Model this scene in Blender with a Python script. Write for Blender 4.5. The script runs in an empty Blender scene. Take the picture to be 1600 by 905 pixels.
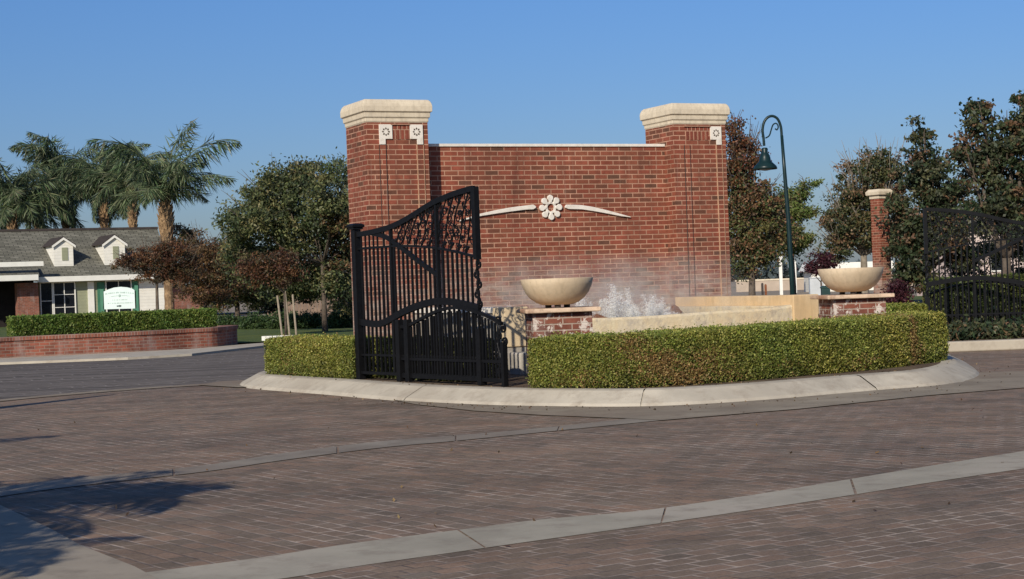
import bpy, bmesh, math, random
import numpy as np
from mathutils import Vector, Matrix
R = math.radians
PI = math.pi
rng = np.random.default_rng(7)
random.seed(11)
scene = bpy.context.scene
COL = scene.collection

# ------------------------------------------------------------------ camera
F = 2650.0; ROLL = R(2.1); PITCH = math.atan(7.5 / F); EYE = 1.2
_cr, _sr, _cp, _sp = math.cos(ROLL), math.sin(ROLL), math.cos(PITCH), math.sin(PITCH)
def ray(px, py):
    u = px - 800; v = py - 452.5
    xl = u * _cr - v * _sr; dl = u * _sr + v * _cr
    return (xl, F * _cp - dl * _sp, -F * _sp - dl * _cp)
def atY(px, py, Y):
    d = ray(px, py); t = Y / d[1]
    return Vector((d[0] * t, Y, EYE + d[2] * t))
def atz(px, py, z=0.0):
    d = ray(px, py); t = (z - EYE) / d[2]
    return Vector((d[0] * t, d[1] * t, z))

cam = bpy.data.cameras.new('camera'); co = bpy.data.objects.new('camera', cam); COL.objects.link(co)
cam.sensor_width = 36; cam.lens = F / 1600 * 36; cam.clip_end = 3000; cam.clip_start = .1
right = Vector((1, 0, 0)); fwd = Vector((0, _cp, -_sp)); down = Vector((0, -_sp, -_cp))
rv = _cr * right + _sr * down; dv = -_sr * right + _cr * down
m = Matrix((rv, -dv, -fwd)).transposed().to_4x4(); m.translation = (0, 0, EYE)
co.matrix_world = m
scene.camera = co

# ------------------------------------------------------------------ objects
def tag(o, label=None, cat=None, group=None, kind=None):
    if label: o['label'] = label
    if cat: o['category'] = cat
    if group: o['group'] = group
    if kind: o['kind'] = kind
    return o
def thing(name, label, cat, loc=(0, 0, 0), rz=0, group=None):
    o = bpy.data.objects.new(name, None); COL.objects.link(o)
    o.location = loc; o.rotation_euler = (0, 0, rz); o.empty_display_size = .2
    return tag(o, label, cat, group)
def copy_tree(o, parent=None):
    c = o.copy(); COL.objects.link(c)
    if parent is not None: c.parent = parent
    for ch in o.children: copy_tree(ch, c)
    return c

class MB:
    def __init__(s): s.v = []; s.f = []; s.uv = {}
    def poly(s, pts, uv=None):
        b = len(s.v); s.v += [tuple(p) for p in pts]
        if uv is not None: s.uv[len(s.f)] = uv
        s.f.append(tuple(range(b, b + len(pts)))); return s
    def box(s, x0, x1, y0, y1, z0, z1):
        b = len(s.v)
        s.v += [(x0,y0,z0),(x1,y0,z0),(x1,y1,z0),(x0,y1,z0),(x0,y0,z1),(x1,y0,z1),(x1,y1,z1),(x0,y1,z1)]
        for q in ((0,1,5,4),(1,2,6,5),(2,3,7,6),(3,0,4,7),(4,5,6,7),(3,2,1,0)):
            s.f.append(tuple(b + k for k in q))
        return s
    def prism(s, poly, z0, z1):            # poly ccw from above; z can be lists
        n = len(poly); b = len(s.v)
        Z0 = z0 if isinstance(z0, (list, tuple)) else [z0] * n
        Z1 = z1 if isinstance(z1, (list, tuple)) else [z1] * n
        s.v += [(p[0], p[1], Z0[i]) for i, p in enumerate(poly)] + [(p[0], p[1], Z1[i]) for i, p in enumerate(poly)]
        for i in range(n):
            j = (i + 1) % n; s.f.append((b + i, b + j, b + n + j, b + n + i))
        s.f.append(tuple(b + n + i for i in range(n))); s.f.append(tuple(b + i for i in reversed(range(n))))
        return s
    def slab(s, poly_xz, y0, y1):          # polygon in x,z extruded in y (y0 front)
        n = len(poly_xz); b = len(s.v)
        s.v += [(p[0], y0, p[1]) for p in poly_xz] + [(p[0], y1, p[1]) for p in poly_xz]
        for i in range(n):
            j = (i + 1) % n; s.f.append((b + j, b + i, b + n + i, b + n + j))
        s.f.append(tuple(b + i for i in range(n))); s.f.append(tuple(b + n + i for i in reversed(range(n))))
        return s
    def tube(s, pts, r, n=6, cap=True, sq=False):
        pts = [Vector(p) for p in pts]; m_ = len(pts)
        rr = r if isinstance(r, (list, tuple)) else [r] * m_
        if sq: n = 4
        b = len(s.v); up0 = None
        for i, p in enumerate(pts):
            t = (pts[min(i + 1, m_ - 1)] - pts[max(i - 1, 0)])
            t = t.normalized() if t.length > 1e-9 else Vector((0, 0, 1))
            ref = Vector((0, 0, 1)) if abs(t.z) < .9 else Vector((0, 1, 0))
            if up0 is not None: ref = up0
            a = ref - t * ref.dot(t)
            if a.length < 1e-6: a = t.orthogonal()
            a.normalize(); c = t.cross(a); up0 = a
            for k in range(n):
                w = 2 * PI * (k + (.5 if n == 4 else 0)) / n; q = p + (a * math.cos(w) + c * math.sin(w)) * rr[i]
                s.v.append(tuple(q))
        for i in range(m_ - 1):
            for k in range(n):
                k2 = (k + 1) % n
                s.f.append((b + i*n + k, b + i*n + k2, b + (i+1)*n + k2, b + (i+1)*n + k))
        if cap:
            s.f.append(tuple(b + k for k in reversed(range(n)))); s.f.append(tuple(b + (m_-1)*n + k for k in range(n)))
        return s
    def lathe(s, prof, n=32, c=(0, 0)):
        b = len(s.v)
        for r, z in prof:
            for k in range(n):
                w = 2 * PI * k / n; s.v.append((c[0] + r * math.cos(w), c[1] + r * math.sin(w), z))
        for i in range(len(prof) - 1):
            for k in range(n):
                k2 = (k + 1) % n; s.f.append((b+i*n+k, b+i*n+k2, b+(i+1)*n+k2, b+(i+1)*n+k))
        s.f.append(tuple(b + k for k in reversed(range(n)))); s.f.append(tuple(b + (len(prof)-1)*n + k for k in range(n)))
        return s
    def square_rings(s, rings):            # rings: (x0,x1,y0,y1,z)
        b = len(s.v)
        for x0, x1, y0, y1, z in rings: s.v += [(x0,y0,z),(x1,y0,z),(x1,y1,z),(x0,y1,z)]
        for i in range(len(rings) - 1):
            for k in range(4):
                k2 = (k + 1) % 4; s.f.append((b+i*4+k, b+i*4+k2, b+(i+1)*4+k2, b+(i+1)*4+k))
        s.f.append((b+3, b+2, b+1, b)); e = b + (len(rings)-1)*4; s.f.append((e, e+1, e+2, e+3)); return s
    def build(s, name, mat, parent=None, smooth=False, bevel=0, recalc=False):
        me = bpy.data.meshes.new(name); me.from_pydata(s.v, [], s.f); me.validate(clean_customdata=False)
        if recalc:
            bm = bmesh.new(); bm.from_mesh(me); bmesh.ops.recalc_face_normals(bm, faces=bm.faces); bm.to_mesh(me); bm.free()
        uvl = me.uv_layers.new(name='UVMap')
        for fi, p in enumerate(me.polygons):
            if fi in s.uv and len(s.uv[fi]) == p.loop_total and not recalc:
                for k, li in enumerate(p.loop_indices): uvl.data[li].uv = s.uv[fi][k]
                continue
            nrm = p.normal
            if abs(nrm.z) > .75:
                for li in p.loop_indices:
                    c = me.vertices[me.loops[li].vertex_index].co; uvl.data[li].uv = (c.x, c.y)
            else:
                t = Vector((-nrm.y, nrm.x, 0)); t = t.normalized() if t.length > 1e-6 else Vector((1, 0, 0))
                for li in p.loop_indices:
                    c = me.vertices[me.loops[li].vertex_index].co; uvl.data[li].uv = (c.x*t.x + c.y*t.y, c.z)
        me.materials.append(mat)
        if smooth:
            me.polygons.foreach_set('use_smooth', [True] * len(me.polygons))
        o = bpy.data.objects.new(name, me); COL.objects.link(o)
        if parent is not None: o.parent = parent
        if smooth == 'auto' or smooth == 2:
            pass
        if bevel:
            bv = o.modifiers.new('bevel', 'BEVEL'); bv.width = bevel; bv.segments = 2; bv.limit_method = 'ANGLE'; bv.angle_limit = R(40)
        return o

class Frame:                                # vertical plane with its own axes: u along, n toward the camera
    def __init__(s, P, ang):
        s.P = Vector((P[0], P[1], 0)); s.a = ang
        s.U = Vector((math.cos(ang), math.sin(ang), 0)); s.N = Vector((math.sin(ang), -math.cos(ang), 0))
    def px(s, px, py, n=0.0):
        d = ray(px, py); O = s.P + s.N * n
        t = (O.x*s.N.x + O.y*s.N.y) / (d[0]*s.N.x + d[1]*s.N.y)
        p = Vector((d[0]*t, d[1]*t, 0))
        return ((p - s.P).dot(s.U), EYE + d[2]*t)
    def w(s, u, n, z=0.0): return s.P + s.U * u + s.N * n + Vector((0, 0, z))

# ------------------------------------------------------------------ materials
class NT:
    def __init__(s, name):
        s.m = bpy.data.materials.new(name); s.m.use_nodes = True; s.t = s.m.node_tree; s.n = s.t.nodes; s.l = s.t.links
        s.b = s.n['Principled BSDF']; s.b.inputs['Specular IOR Level'].default_value = .3
    def node(s, t, **k):
        x = s.n.new(t)
        for a, v in k.items(): setattr(x, a, v)
        return x
    def set(s, sock, v):
        if hasattr(v, 'links'): s.l.new(v, sock)
        else: sock.default_value = v
    def coord(s, k='Object'): return s.node('ShaderNodeTexCoord').outputs[k]
    def map(s, v, sc=(1,1,1), loc=(0,0,0), rot=(0,0,0)):
        x = s.node('ShaderNodeMapping'); s.l.new(v, x.inputs[0]); x.inputs['Scale'].default_value = sc
        x.inputs['Location'].default_value = loc; x.inputs['Rotation'].default_value = rot; return x.outputs[0]
    def noise(s, v, sc=5, det=4, rough=.55, dist=0):
        x = s.node('ShaderNodeTexNoise'); s.l.new(v, x.inputs['Vector']); x.inputs['Scale'].default_value = sc
        x.inputs['Detail'].default_value = det; x.inputs['Roughness'].default_value = rough; x.inputs['Distortion'].default_value = dist
        return x.outputs['Fac']
    def ramp(s, f, stops, interp='LINEAR'):
        x = s.node('ShaderNodeValToRGB'); s.l.new(f, x.inputs[0]); cr = x.color_ramp; cr.interpolation = interp
        while len(cr.elements) < len(stops): cr.elements.new(.5)
        for e, (p, c) in zip(cr.elements, stops):
            e.position = p; e.color = c if len(c) == 4 else (*c, 1)
        return x.outputs[0]
    def mix(s, f, a, b, mode='MIX'):
        x = s.node('ShaderNodeMix'); x.data_type = 'RGBA'; x.blend_type = mode
        s.set(x.inputs[0], f)
        for i, v in ((6, a), (7, b)):
            if hasattr(v, 'links'): s.l.new(v, x.inputs[i])
            else: x.inputs[i].default_value = v if len(v) == 4 else (*v, 1)
        return x.outputs[2]
    def math(s, op, a, b=0.0, c=0.0):
        x = s.node('ShaderNodeMath'); x.operation = op
        for i, v in enumerate((a, b, c)): s.set(x.inputs[i], v)
        return x.outputs[0]
    def bump(s, h, st=.3, d=.02):
        x = s.node('ShaderNodeBump'); s.l.new(h, x.inputs['Height']); x.inputs['Strength'].default_value = st; x.inputs['Distance'].default_value = d
        s.l.new(x.outputs[0], s.b.inputs['Normal']); return x
    def base(s, c, rough=.8, metal=0):
        s.set(s.b.inputs['Base Color'], c if hasattr(c, 'links') else ((*c, 1) if len(c) == 3 else c))
        s.set(s.b.inputs['Roughness'], rough); s.b.inputs['Metallic'].default_value = metal; return s

def g3(v): return (v, v, v)
def mat_plain(name, c, var=.25, sc=6, rough=.8, bump=.2, bd=.01, metal=0, c2=None, dirt=None, streak=0):
    t = NT(name); v = t.coord()
    a = t.noise(v, sc, 6, .6)
    dark = tuple(x * (1 - var) for x in c); lite = tuple(min(1, x * (1 + var)) for x in c)
    col = t.ramp(a, [(.3, dark), (.7, lite)])
    if c2: col = t.mix(t.ramp(t.noise(v, sc * .3, 3), [(.45, g3(0)), (.65, g3(1))]), col, c2)
    if dirt:
        col = t.mix(t.ramp(t.noise(v, sc * 1.7, 8, .7), [(.5, g3(0)), (.72, g3(.8))]), col, dirt)
    if streak:
        st = t.ramp(t.noise(t.map(v,(9,9,.8)), 2.2, 5, .65), [(.48,g3(0)),(.7,g3(streak))]); col = t.mix(st, col, tuple(x*.55 for x in c))
        pit = t.ramp(t.noise(v, 60, 3, .6), [(.66,g3(0)),(.72,g3(.5))]); col = t.mix(pit, col, tuple(x*.5 for x in c))
    t.base(col, rough, metal)
    if bump: t.bump(t.noise(v, sc * 8, 6, .7), bump, bd)
    return t.m

def mat_brick(name, salt=0, w=.203, h=.0677, reds=None, mortar=(.48, .265, .17), ms=.0085, grime=0, cov='UV', dark=.12, efflo=0):
    t = NT(name); uv = t.coord('UV')
    def bt(off, w_=w):
        b = t.node('ShaderNodeTexBrick'); t.l.new(t.map(uv, (1,1,1), off), b.inputs['Vector'])
        b.inputs['Color1'].default_value = (0,0,0,1); b.inputs['Color2'].default_value = (1,1,1,1); b.inputs['Mortar'].default_value = (.5,.5,.5,1)
        b.inputs['Scale'].default_value = 1; b.inputs['Mortar Size'].default_value = ms; b.inputs['Mortar Smooth'].default_value = .35
        b.inputs['Bias'].default_value = 0; b.inputs['Brick Width'].default_value = w_; b.inputs['Row Height'].default_value = h
        b.offset = .5; return b
    b = bt((0,0,0)); r = b.outputs['Color']
    reds = reds or [(0, (.125,.058,.034)), (.12, (.175,.064,.036)), (.36, (.25,.064,.035)), (.6, (.232,.074,.040)), (.8, (.285,.074,.042)), (1, (.27,.085,.046))]
    col = t.ramp(r, reds)
    wob = t.noise(uv, 9, 5, .65)
    col = t.mix(.55, col, t.ramp(wob, [(.25, g3(.45)), (.75, g3(1.35))]), 'MULTIPLY')
    fine = t.noise(uv, 120, 4, .7)
    col = t.mix(.35, col, t.ramp(fine, [(.3, g3(.6)), (.7, g3(1.3))]), 'MULTIPLY')
    big = t.noise(uv, 1.1, 3, .5)
    mcol = t.mix(1, mortar, t.ramp(t.noise(uv, 3, 5), [(.3, g3(.7)), (.7, g3(1.15))]), 'MULTIPLY')
    col = t.mix(b.outputs['Fac'], col, mcol)
    col = t.mix(.8, col, t.ramp(big, [(.3, g3(.72)), (.7, g3(1.12))]), 'MULTIPLY')
    if grime:
        g = t.ramp(t.noise(t.map(uv, (1.2, .35, 1)), 3, 5, .6), [(.5, g3(0)), (.75, g3(grime))])
        col = t.mix(g, col, (.35,.3,.27))
    if salt:
        sx = t.node('ShaderNodeSeparateXYZ'); t.l.new(uv, sx.inputs[0])
        zf = t.ramp(t.math('MULTIPLY', sx.outputs[1], .3), [(.26,g3(1)),(.47,g3(0))])
        sn = t.ramp(t.noise(t.map(uv,(1,2.2,1)), 2.4, 6, .65, .4), [(.36,g3(0)),(.62,g3(salt))])
        col = t.mix(t.math('MULTIPLY', zf, sn), col, (.44,.38,.31))
        wet = t.ramp(t.noise(t.map(uv,(2.5,.25,1)), 2.2, 5, .6), [(.5,g3(0)),(.72,g3(.45))])
        col = t.mix(wet, col, (.10,.035,.022))
        drip = t.ramp(t.noise(t.map(uv,(9,.3,1),(4,0,0)), 2, 4, .6), [(.62,g3(0)),(.74,g3(.3))])
        col = t.mix(drip, col, (.45,.32,.24))
    if efflo:
        e = t.ramp(t.noise(uv, 5.5, 5, .75, .6), [(.55, g3(0)), (.6, g3(efflo))])
        col = t.mix(e, col, (.62,.55,.47))
    t.base(col, .85)
    hgt = t.math('SUBTRACT', t.math('MULTIPLY', fine, .25), b.outputs['Fac'])
    t.bump(hgt, .7, .006)
    return t.m

def leaf_material(name, trans=.35, rough=.5):
    t = NT(name); a = t.node('ShaderNodeAttribute'); a.attribute_name = 'lc'
    t.base(a.outputs['Color'], rough)
    tr = t.node('ShaderNodeBsdfTranslucent'); t.l.new(a.outputs['Color'], tr.inputs[0])
    mx = t.node('ShaderNodeMixShader'); mx.inputs[0].default_value = trans
    t.l.new(t.b.outputs[0], mx.inputs[1]); t.l.new(tr.outputs[0], mx.inputs[2]); t.l.new(mx.outputs[0], t.n['Material Output'].inputs[0])
    return t.m

M = {}
M['brick'] = mat_brick('red brick', salt=.75)
M['brick_pale'] = mat_brick('weathered brick', mortar=(.40,.30,.23), efflo=.85, grime=.3,
    reds=[(0,(.12,.045,.03)),(.4,(.20,.065,.04)),(.8,(.26,.085,.05)),(1,(.15,.06,.04))])
M['brick_far'] = mat_brick('planter brick', w=.203, h=.0677, grime=.55, mortar=(.30,.20,.15),
    reds=[(0,(.18,.06,.04)),(.4,(.26,.085,.05)),(.8,(.32,.10,.06)),(1,(.2,.08,.05))])
M['soldier'] = mat_brick('upright brick panel', w=.0677, h=.203, reds=[(0,(.19,.05,.03)),(1,(.28,.07,.04))])
M['cream'] = mat_plain('cream cast stone', (.68,.58,.42), .1, 4, .75, .25, .004, c2=(.6,.51,.37), dirt=(.46,.38,.27), streak=.45)
M['white_stone'] = mat_plain('pale cast stone', (.74,.68,.58), .08, 9, .7, .2, .003, dirt=(.55,.48,.38))
M['ochre'] = mat_plain('tan plaster', (.62,.44,.24), .12, 3, .8, .2, .003, c2=(.66,.52,.33), dirt=(.5,.36,.2), streak=.3)
M['bowl'] = mat_plain('tan bowl concrete', (.58,.46,.31), .14, 5, .75, .35, .004, c2=(.52,.40,.26), dirt=(.45,.34,.22), streak=.4)
M['slab'] = mat_plain('chipped stone slab', (.60,.44,.30), .2, 6, .8, .5, .006, c2=(.40,.20,.11), dirt=(.22,.12,.07))
def mat_basin():
    t = NT('stained basin plaster'); v = t.coord()
    c = t.ramp(t.noise(v, 2.2, 6, .65), [(.3,(.66,.50,.29)),(.5,(.68,.56,.36)),(.68,(.55,.49,.40))])
    c = t.mix(t.ramp(t.noise(v, 9, 8, .75), [(.48,g3(0)),(.66,g3(.75))]), c, (.38,.32,.25))
    c = t.mix(t.ramp(t.noise(t.map(v,(6,6,.8)), 3, 5), [(.5,g3(0)),(.75,g3(.55))]), c, (.70,.62,.42))
    t.base(c, .75); t.bump(t.noise(v, 22, 8, .7), .6, .02); return t.m
M['basin'] = mat_basin()
M['grey_wall'] = mat_plain('grey stained concrete', (.44,.40,.34), .25, 5, .85, .4, .01, c2=(.34,.3,.24), dirt=(.2,.17,.13))
M['iron'] = mat_plain('black painted iron', (.006,.006,.0065), .3, 20, .45, .15, .001)
M['iron'].node_tree.nodes['Principled BSDF'].inputs['Specular IOR Level'].default_value = .18
M['green_metal'] = mat_plain('dark green paint', (.008,.024,.024), .2, 8, .35, .05, .001)
M['lamp_glass'] = mat_plain('frosted lamp glass', (.35,.38,.36), .1, 8, .3, 0)
M['kerb'] = mat_plain('pale kerb concrete', (.47,.42,.33), .14, 2.5, .85, .35, .004, c2=(.41,.36,.28), dirt=(.3,.25,.19))
M['gutter'] = mat_plain('gutter concrete', (.29,.245,.18), .22, 1.4, .85, .4, .004, c2=(.23,.18,.13), dirt=(.19,.145,.105))
M['band'] = mat_plain('grey band concrete', (.36,.325,.25), .16, 2.2, .85, .5, .004, c2=(.42,.37,.29), dirt=(.24,.20,.155))
M['band_worn'] = mat_plain('worn band concrete', (.27,.235,.185), .22, 1.6, .85, .5, .004, c2=(.22,.18,.14), dirt=(.17,.14,.11)); M['band_worn'].node_tree.nodes['Principled BSDF'].inputs['Specular IOR Level'].default_value = .1
M['corner_slab'] = mat_plain('tan pavement', (.34,.29,.22), .12, 2, .85, .4, .003, c2=(.29,.25,.19), dirt=(.2,.17,.13))
M['dirt'] = mat_plain('brown soil', (.12,.08,.05), .4, 7, .95, .8, .03, c2=(.18,.13,.08))
M['asphalt'] = None
def mat_pavers(ang=R(-55), bw=.18):
    t = NT('brick pavers'); v = t.coord()
    mv = t.map(v, (1,1,1), (0,0,0), (0,0,-ang))
    # warp gently so that rows are not ruler straight
    wn = t.node('ShaderNodeTexNoise'); t.l.new(v, wn.inputs['Vector']); wn.inputs['Scale'].default_value = 1.1; wn.inputs['Detail'].default_value = 2
    vm = t.node('ShaderNodeVectorMath'); vm.operation = 'SCALE'; t.l.new(wn.outputs['Color'], vm.inputs[0]); vm.inputs['Scale'].default_value = .05
    va = t.node('ShaderNodeVectorMath'); va.operation = 'ADD'; t.l.new(mv, va.inputs[0]); t.l.new(vm.outputs[0], va.inputs[1]); mv = va.outputs[0]
    b = t.node('ShaderNodeTexBrick'); t.l.new(mv, b.inputs['Vector']); b.offset = .5
    b.inputs['Color1'].default_value = (0,0,0,1); b.inputs['Color2'].default_value = (1,1,1,1); b.inputs['Mortar'].default_value = (.5,.5,.5,1)
    b.inputs['Scale'].default_value = 1; b.inputs['Mortar Size'].default_value = .0095; b.inputs['Mortar Smooth'].default_value = .35
    b.inputs['Brick Width'].default_value = bw; b.inputs['Row Height'].default_value = .112
    c = t.ramp(b.outputs['Color'], [(0,(.175,.138,.102)),(.3,(.205,.156,.112)),(.6,(.232,.168,.120)),(.85,(.26,.180,.126)),(1,(.195,.160,.120))])
    big = t.noise(v, .32, 5, .6)
    c = t.mix(.9, c, t.ramp(big, [(.3,(.72,.74,.77)),(.5,(1,.98,.96)),(.7,(1.22,1.12,1.02))]), 'MULTIPLY')
    c = t.mix(.7, c, t.ramp(t.noise(v, 2.6, 6, .7), [(.3,g3(.72)),(.7,g3(1.25))]), 'MULTIPLY')
    c = t.mix(.55, c, t.ramp(t.noise(v, 45, 5, .75), [(.3,g3(.6)),(.7,g3(1.4))]), 'MULTIPLY')
    # joints: pale sand in places, dark in others
    j = t.ramp(t.noise(v, 1.6, 5, .7), [(.38,(.13,.10,.08)),(.60,(.46,.375,.30))])
    jf = t.math('MULTIPLY', b.outputs['Fac'], t.ramp(t.noise(v, 7, 4, .7), [(.36,g3(.22)),(.58,g3(1))]))
    c = t.mix(jf, c, j)
    oil = t.ramp(t.noise(v, .9, 6, .75, .5), [(.62,g3(0)),(.8,g3(.5))])
    c = t.mix(oil, c, (.05,.042,.04))
    tk = t.ramp(t.noise(t.map(v,(.10,.9,1),(3,0,0),(0,0,R(-22))), 1.6, 4, .6), [(.40,(.70,.69,.68)),(.56,(1.08,1.08,1.08))]); c = t.mix(.4, c, tk, 'MULTIPLY')
    specks = t.ramp(t.noise(v, 14, 2, .5), [(.73,g3(0)),(.77,g3(.5))]); c = t.mix(specks, c, (.30,.25,.21))
    t.base(c, .78)
    h = t.math('SUBTRACT', t.math('MULTIPLY', t.noise(v, 60, 5, .7), .5), b.outputs['Fac'])
    h = t.math('ADD', h, t.math('MULTIPLY', b.outputs['Color'], .35))
    t.bump(h, .55, .008); t.b.inputs['Specular IOR Level'].default_value = .08; return t.m
M['pavers'] = mat_pavers(); M['pavers_near'] = mat_pavers(R(36), .17)
def mat_fan():
    t = NT('dark fan pattern paving'); v = t.coord()
    mv = t.map(v, (1,1,1), (0,0,0), (0,0,R(-8)))
    sx = t.node('ShaderNodeSeparateXYZ'); t.l.new(mv, sx.inputs[0])
    fx = t.math('SUBTRACT', t.math('FRACT', t.math('MULTIPLY', sx.outputs[0], 2.2)), .5)
    fy = t.math('FRACT', t.math('MULTIPLY', sx.outputs[1], .75))
    r = t.math('SQRT', t.math('ADD', t.math('MULTIPLY', fx, fx), t.math('MULTIPLY', fy, fy)))
    rings = t.ramp(t.math('FRACT', t.math('MULTIPLY', r, 3)), [(.0,g3(1)),(.16,g3(0)),(.9,g3(0)),(1,g3(1))])
    zone = t.ramp(t.noise(v, .25, 3), [(.36,g3(.15)),(.55,g3(.8))])
    c = t.ramp(t.noise(v, 1.5, 6, .7), [(.3,(.105,.09,.075)),(.7,(.165,.142,.12))])
    c = t.mix(.5, c, t.ramp(t.noise(v, 30, 5, .7), [(.3,g3(.6)),(.7,g3(1.4))]), 'MULTIPLY')
    st = t.ramp(t.noise(t.map(v,(.15,1.6,1),(0,0,0),(0,0,R(-20))), 1, 4), [(.4,g3(.75)),(.6,g3(1.2))])
    c = t.mix(1, c, st, 'MULTIPLY')
    c = t.mix(t.math('MULTIPLY', rings, zone), c, (.30,.26,.22))
    t.base(c, .85); t.b.inputs['Specular IOR Level'].default_value = .1; t.bump(t.noise(v, 50, 4, .7), .4, .01); return t.m
M['asphalt'] = mat_fan()
for k_ in ('band','gutter','corner_slab','kerb'): M[k_].node_tree.nodes['Principled BSDF'].inputs['Specular IOR Level'].default_value = .1
M['lawn'] = mat_plain('lawn turf', (.075,.11,.025), .35, 2, .9, .8, .04, c2=(.12,.14,.03), dirt=(.06,.07,.02))
M['field'] = mat_plain('dry tan earth', (.30,.24,.17), .2, .05, .9, .3, .03, c2=(.22,.19,.13))
M['roof'] = None
def mat_roof():
    t = NT('grey shingles'); uv = t.coord('UV')
    b = t.node('ShaderNodeTexBrick'); t.l.new(uv, b.inputs['Vector'])
    b.inputs['Color1'].default_value = (.13,.125,.095,1); b.inputs['Color2'].default_value = (.21,.20,.155,1); b.inputs['Mortar'].default_value = (.045,.042,.035,1)
    b.inputs['Scale'].default_value = 1; b.inputs['Mortar Size'].default_value = .018; b.inputs['Brick Width'].default_value = .45; b.inputs['Row Height'].default_value = .17
    c = t.mix(.8, b.outputs['Color'], t.ramp(t.noise(uv, 1.2, 5, .7), [(.3,g3(.7)),(.7,g3(1.25))]), 'MULTIPLY')
    t.base(c, .9); t.bump(b.outputs['Fac'], -.5, .02); return t.m
M['roof'] = mat_roof()
def mat_siding(name, c, step=.16):
    t = NT(name); uv = t.coord('UV'); sx = t.node('ShaderNodeSeparateXYZ'); t.l.new(uv, sx.inputs[0])
    f = t.math('FRACT', t.math('DIVIDE', sx.outputs[1], step))
    col = t.mix(1, c, t.ramp(f, [(0,g3(.55)),(.1,g3(1))]), 'MULTIPLY')
    col = t.mix(.5, col, t.ramp(t.noise(uv, 2, 5, .7), [(.3,g3(.8)),(.7,g3(1.1))]), 'MULTIPLY')
    t.base(col, .7); t.bump(f, .4, .01); return t.m
M['white_siding'] = mat_siding('white lap siding', (.80,.77,.67))
M['sage_siding'] = mat_siding('sage board siding', (.30,.31,.20))
M['white_trim'] = mat_plain('white painted trim', (.76,.74,.66), .06, 3, .6, .1, .002)
M['green_paint'] = mat_plain('green shutter paint', (.05,.17,.10), .15, 5, .6, .1, .002)
M['dark_wood'] = mat_plain('dark brown timber', (.05,.04,.035), .3, 5, .8, .3, .004)
M['dark_void'] = mat_plain('dim garage wall', (.02,.016,.014), .3, 3, .9, .1, .004)
M['glass'] = mat_plain('dark window glass', (.012,.014,.018), .3, 2, .12, 0)
M['glass'].node_tree.nodes['Principled BSDF'].inputs['Specular IOR Level'].default_value = .5
M['sign_white'] = mat_plain('pale mint sign paint', (.68,.78,.72), .04, 3, .5, .05, .001)
M['sign_ink'] = mat_plain('faded green ink', (.36,.46,.40), .1, 9, .6, 0)
M['sign_dark'] = mat_plain('dark arrow paint', (.03,.05,.05), .1, 9, .6, 0)
M['bark'] = mat_plain('grey brown bark', (.10,.075,.055), .4, 9, .9, .9, .03, c2=(.15,.12,.09))
M['pale_bark'] = mat_plain('pale bark', (.26,.22,.17), .35, 9, .9, .8, .02, c2=(.17,.14,.1))
M['palm_bark'] = mat_plain('tan palm boots', (.34,.22,.115), .5, 7, .9, 1, .05, c2=(.19,.115,.06), dirt=(.09,.06,.04))
M['palm_stalk'] = mat_plain('green palm stalk', (.10,.12,.045), .3, 9, .6, 0)
M['joint'] = mat_plain('pale mortar', (.46,.28,.17), .2, 6, .9, .2, .002)
M['stake'] = mat_plain('pale wooden stake', (.32,.26,.19), .2, 9, .85, .3, .004)
M['fence_wood'] = mat_plain('brown fence boards', (.20,.14,.10), .3, 3, .9, .4, .01)
M['twig'] = mat_plain('bare twigs', (.20,.15,.12), .3, 9, .9, 0)
M['leaf'] = leaf_material('leaf'); M['hedge_leaf'] = leaf_material('hedge leaf', .3, .55)
M['frond'] = leaf_material('palm frond', .3, .45)
M['hedge_core'] = mat_plain('hedge inner twigs', (.028,.03,.012), .5, 12, 1, .8, .03)
M['tan_stucco'] = mat_plain('tan stucco', (.42,.34,.26), .12, 1, .85, .2, .004)
M['pink_stucco'] = mat_plain('pale pink stucco', (.60,.48,.42), .1, 1, .85, .2, .004)
M['grey_paint'] = mat_plain('pale grey paint', (.50,.52,.52), .1, 2, .6, .1, .002)
M['rust'] = mat_plain('rust stained rock', (.20,.07,.03), .5, 9, .9, 1, .03, c2=(.30,.14,.07))
M['bin'] = mat_plain('dark green plastic', (.02,.05,.045), .2, 3, .5, .05, .002)

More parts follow.
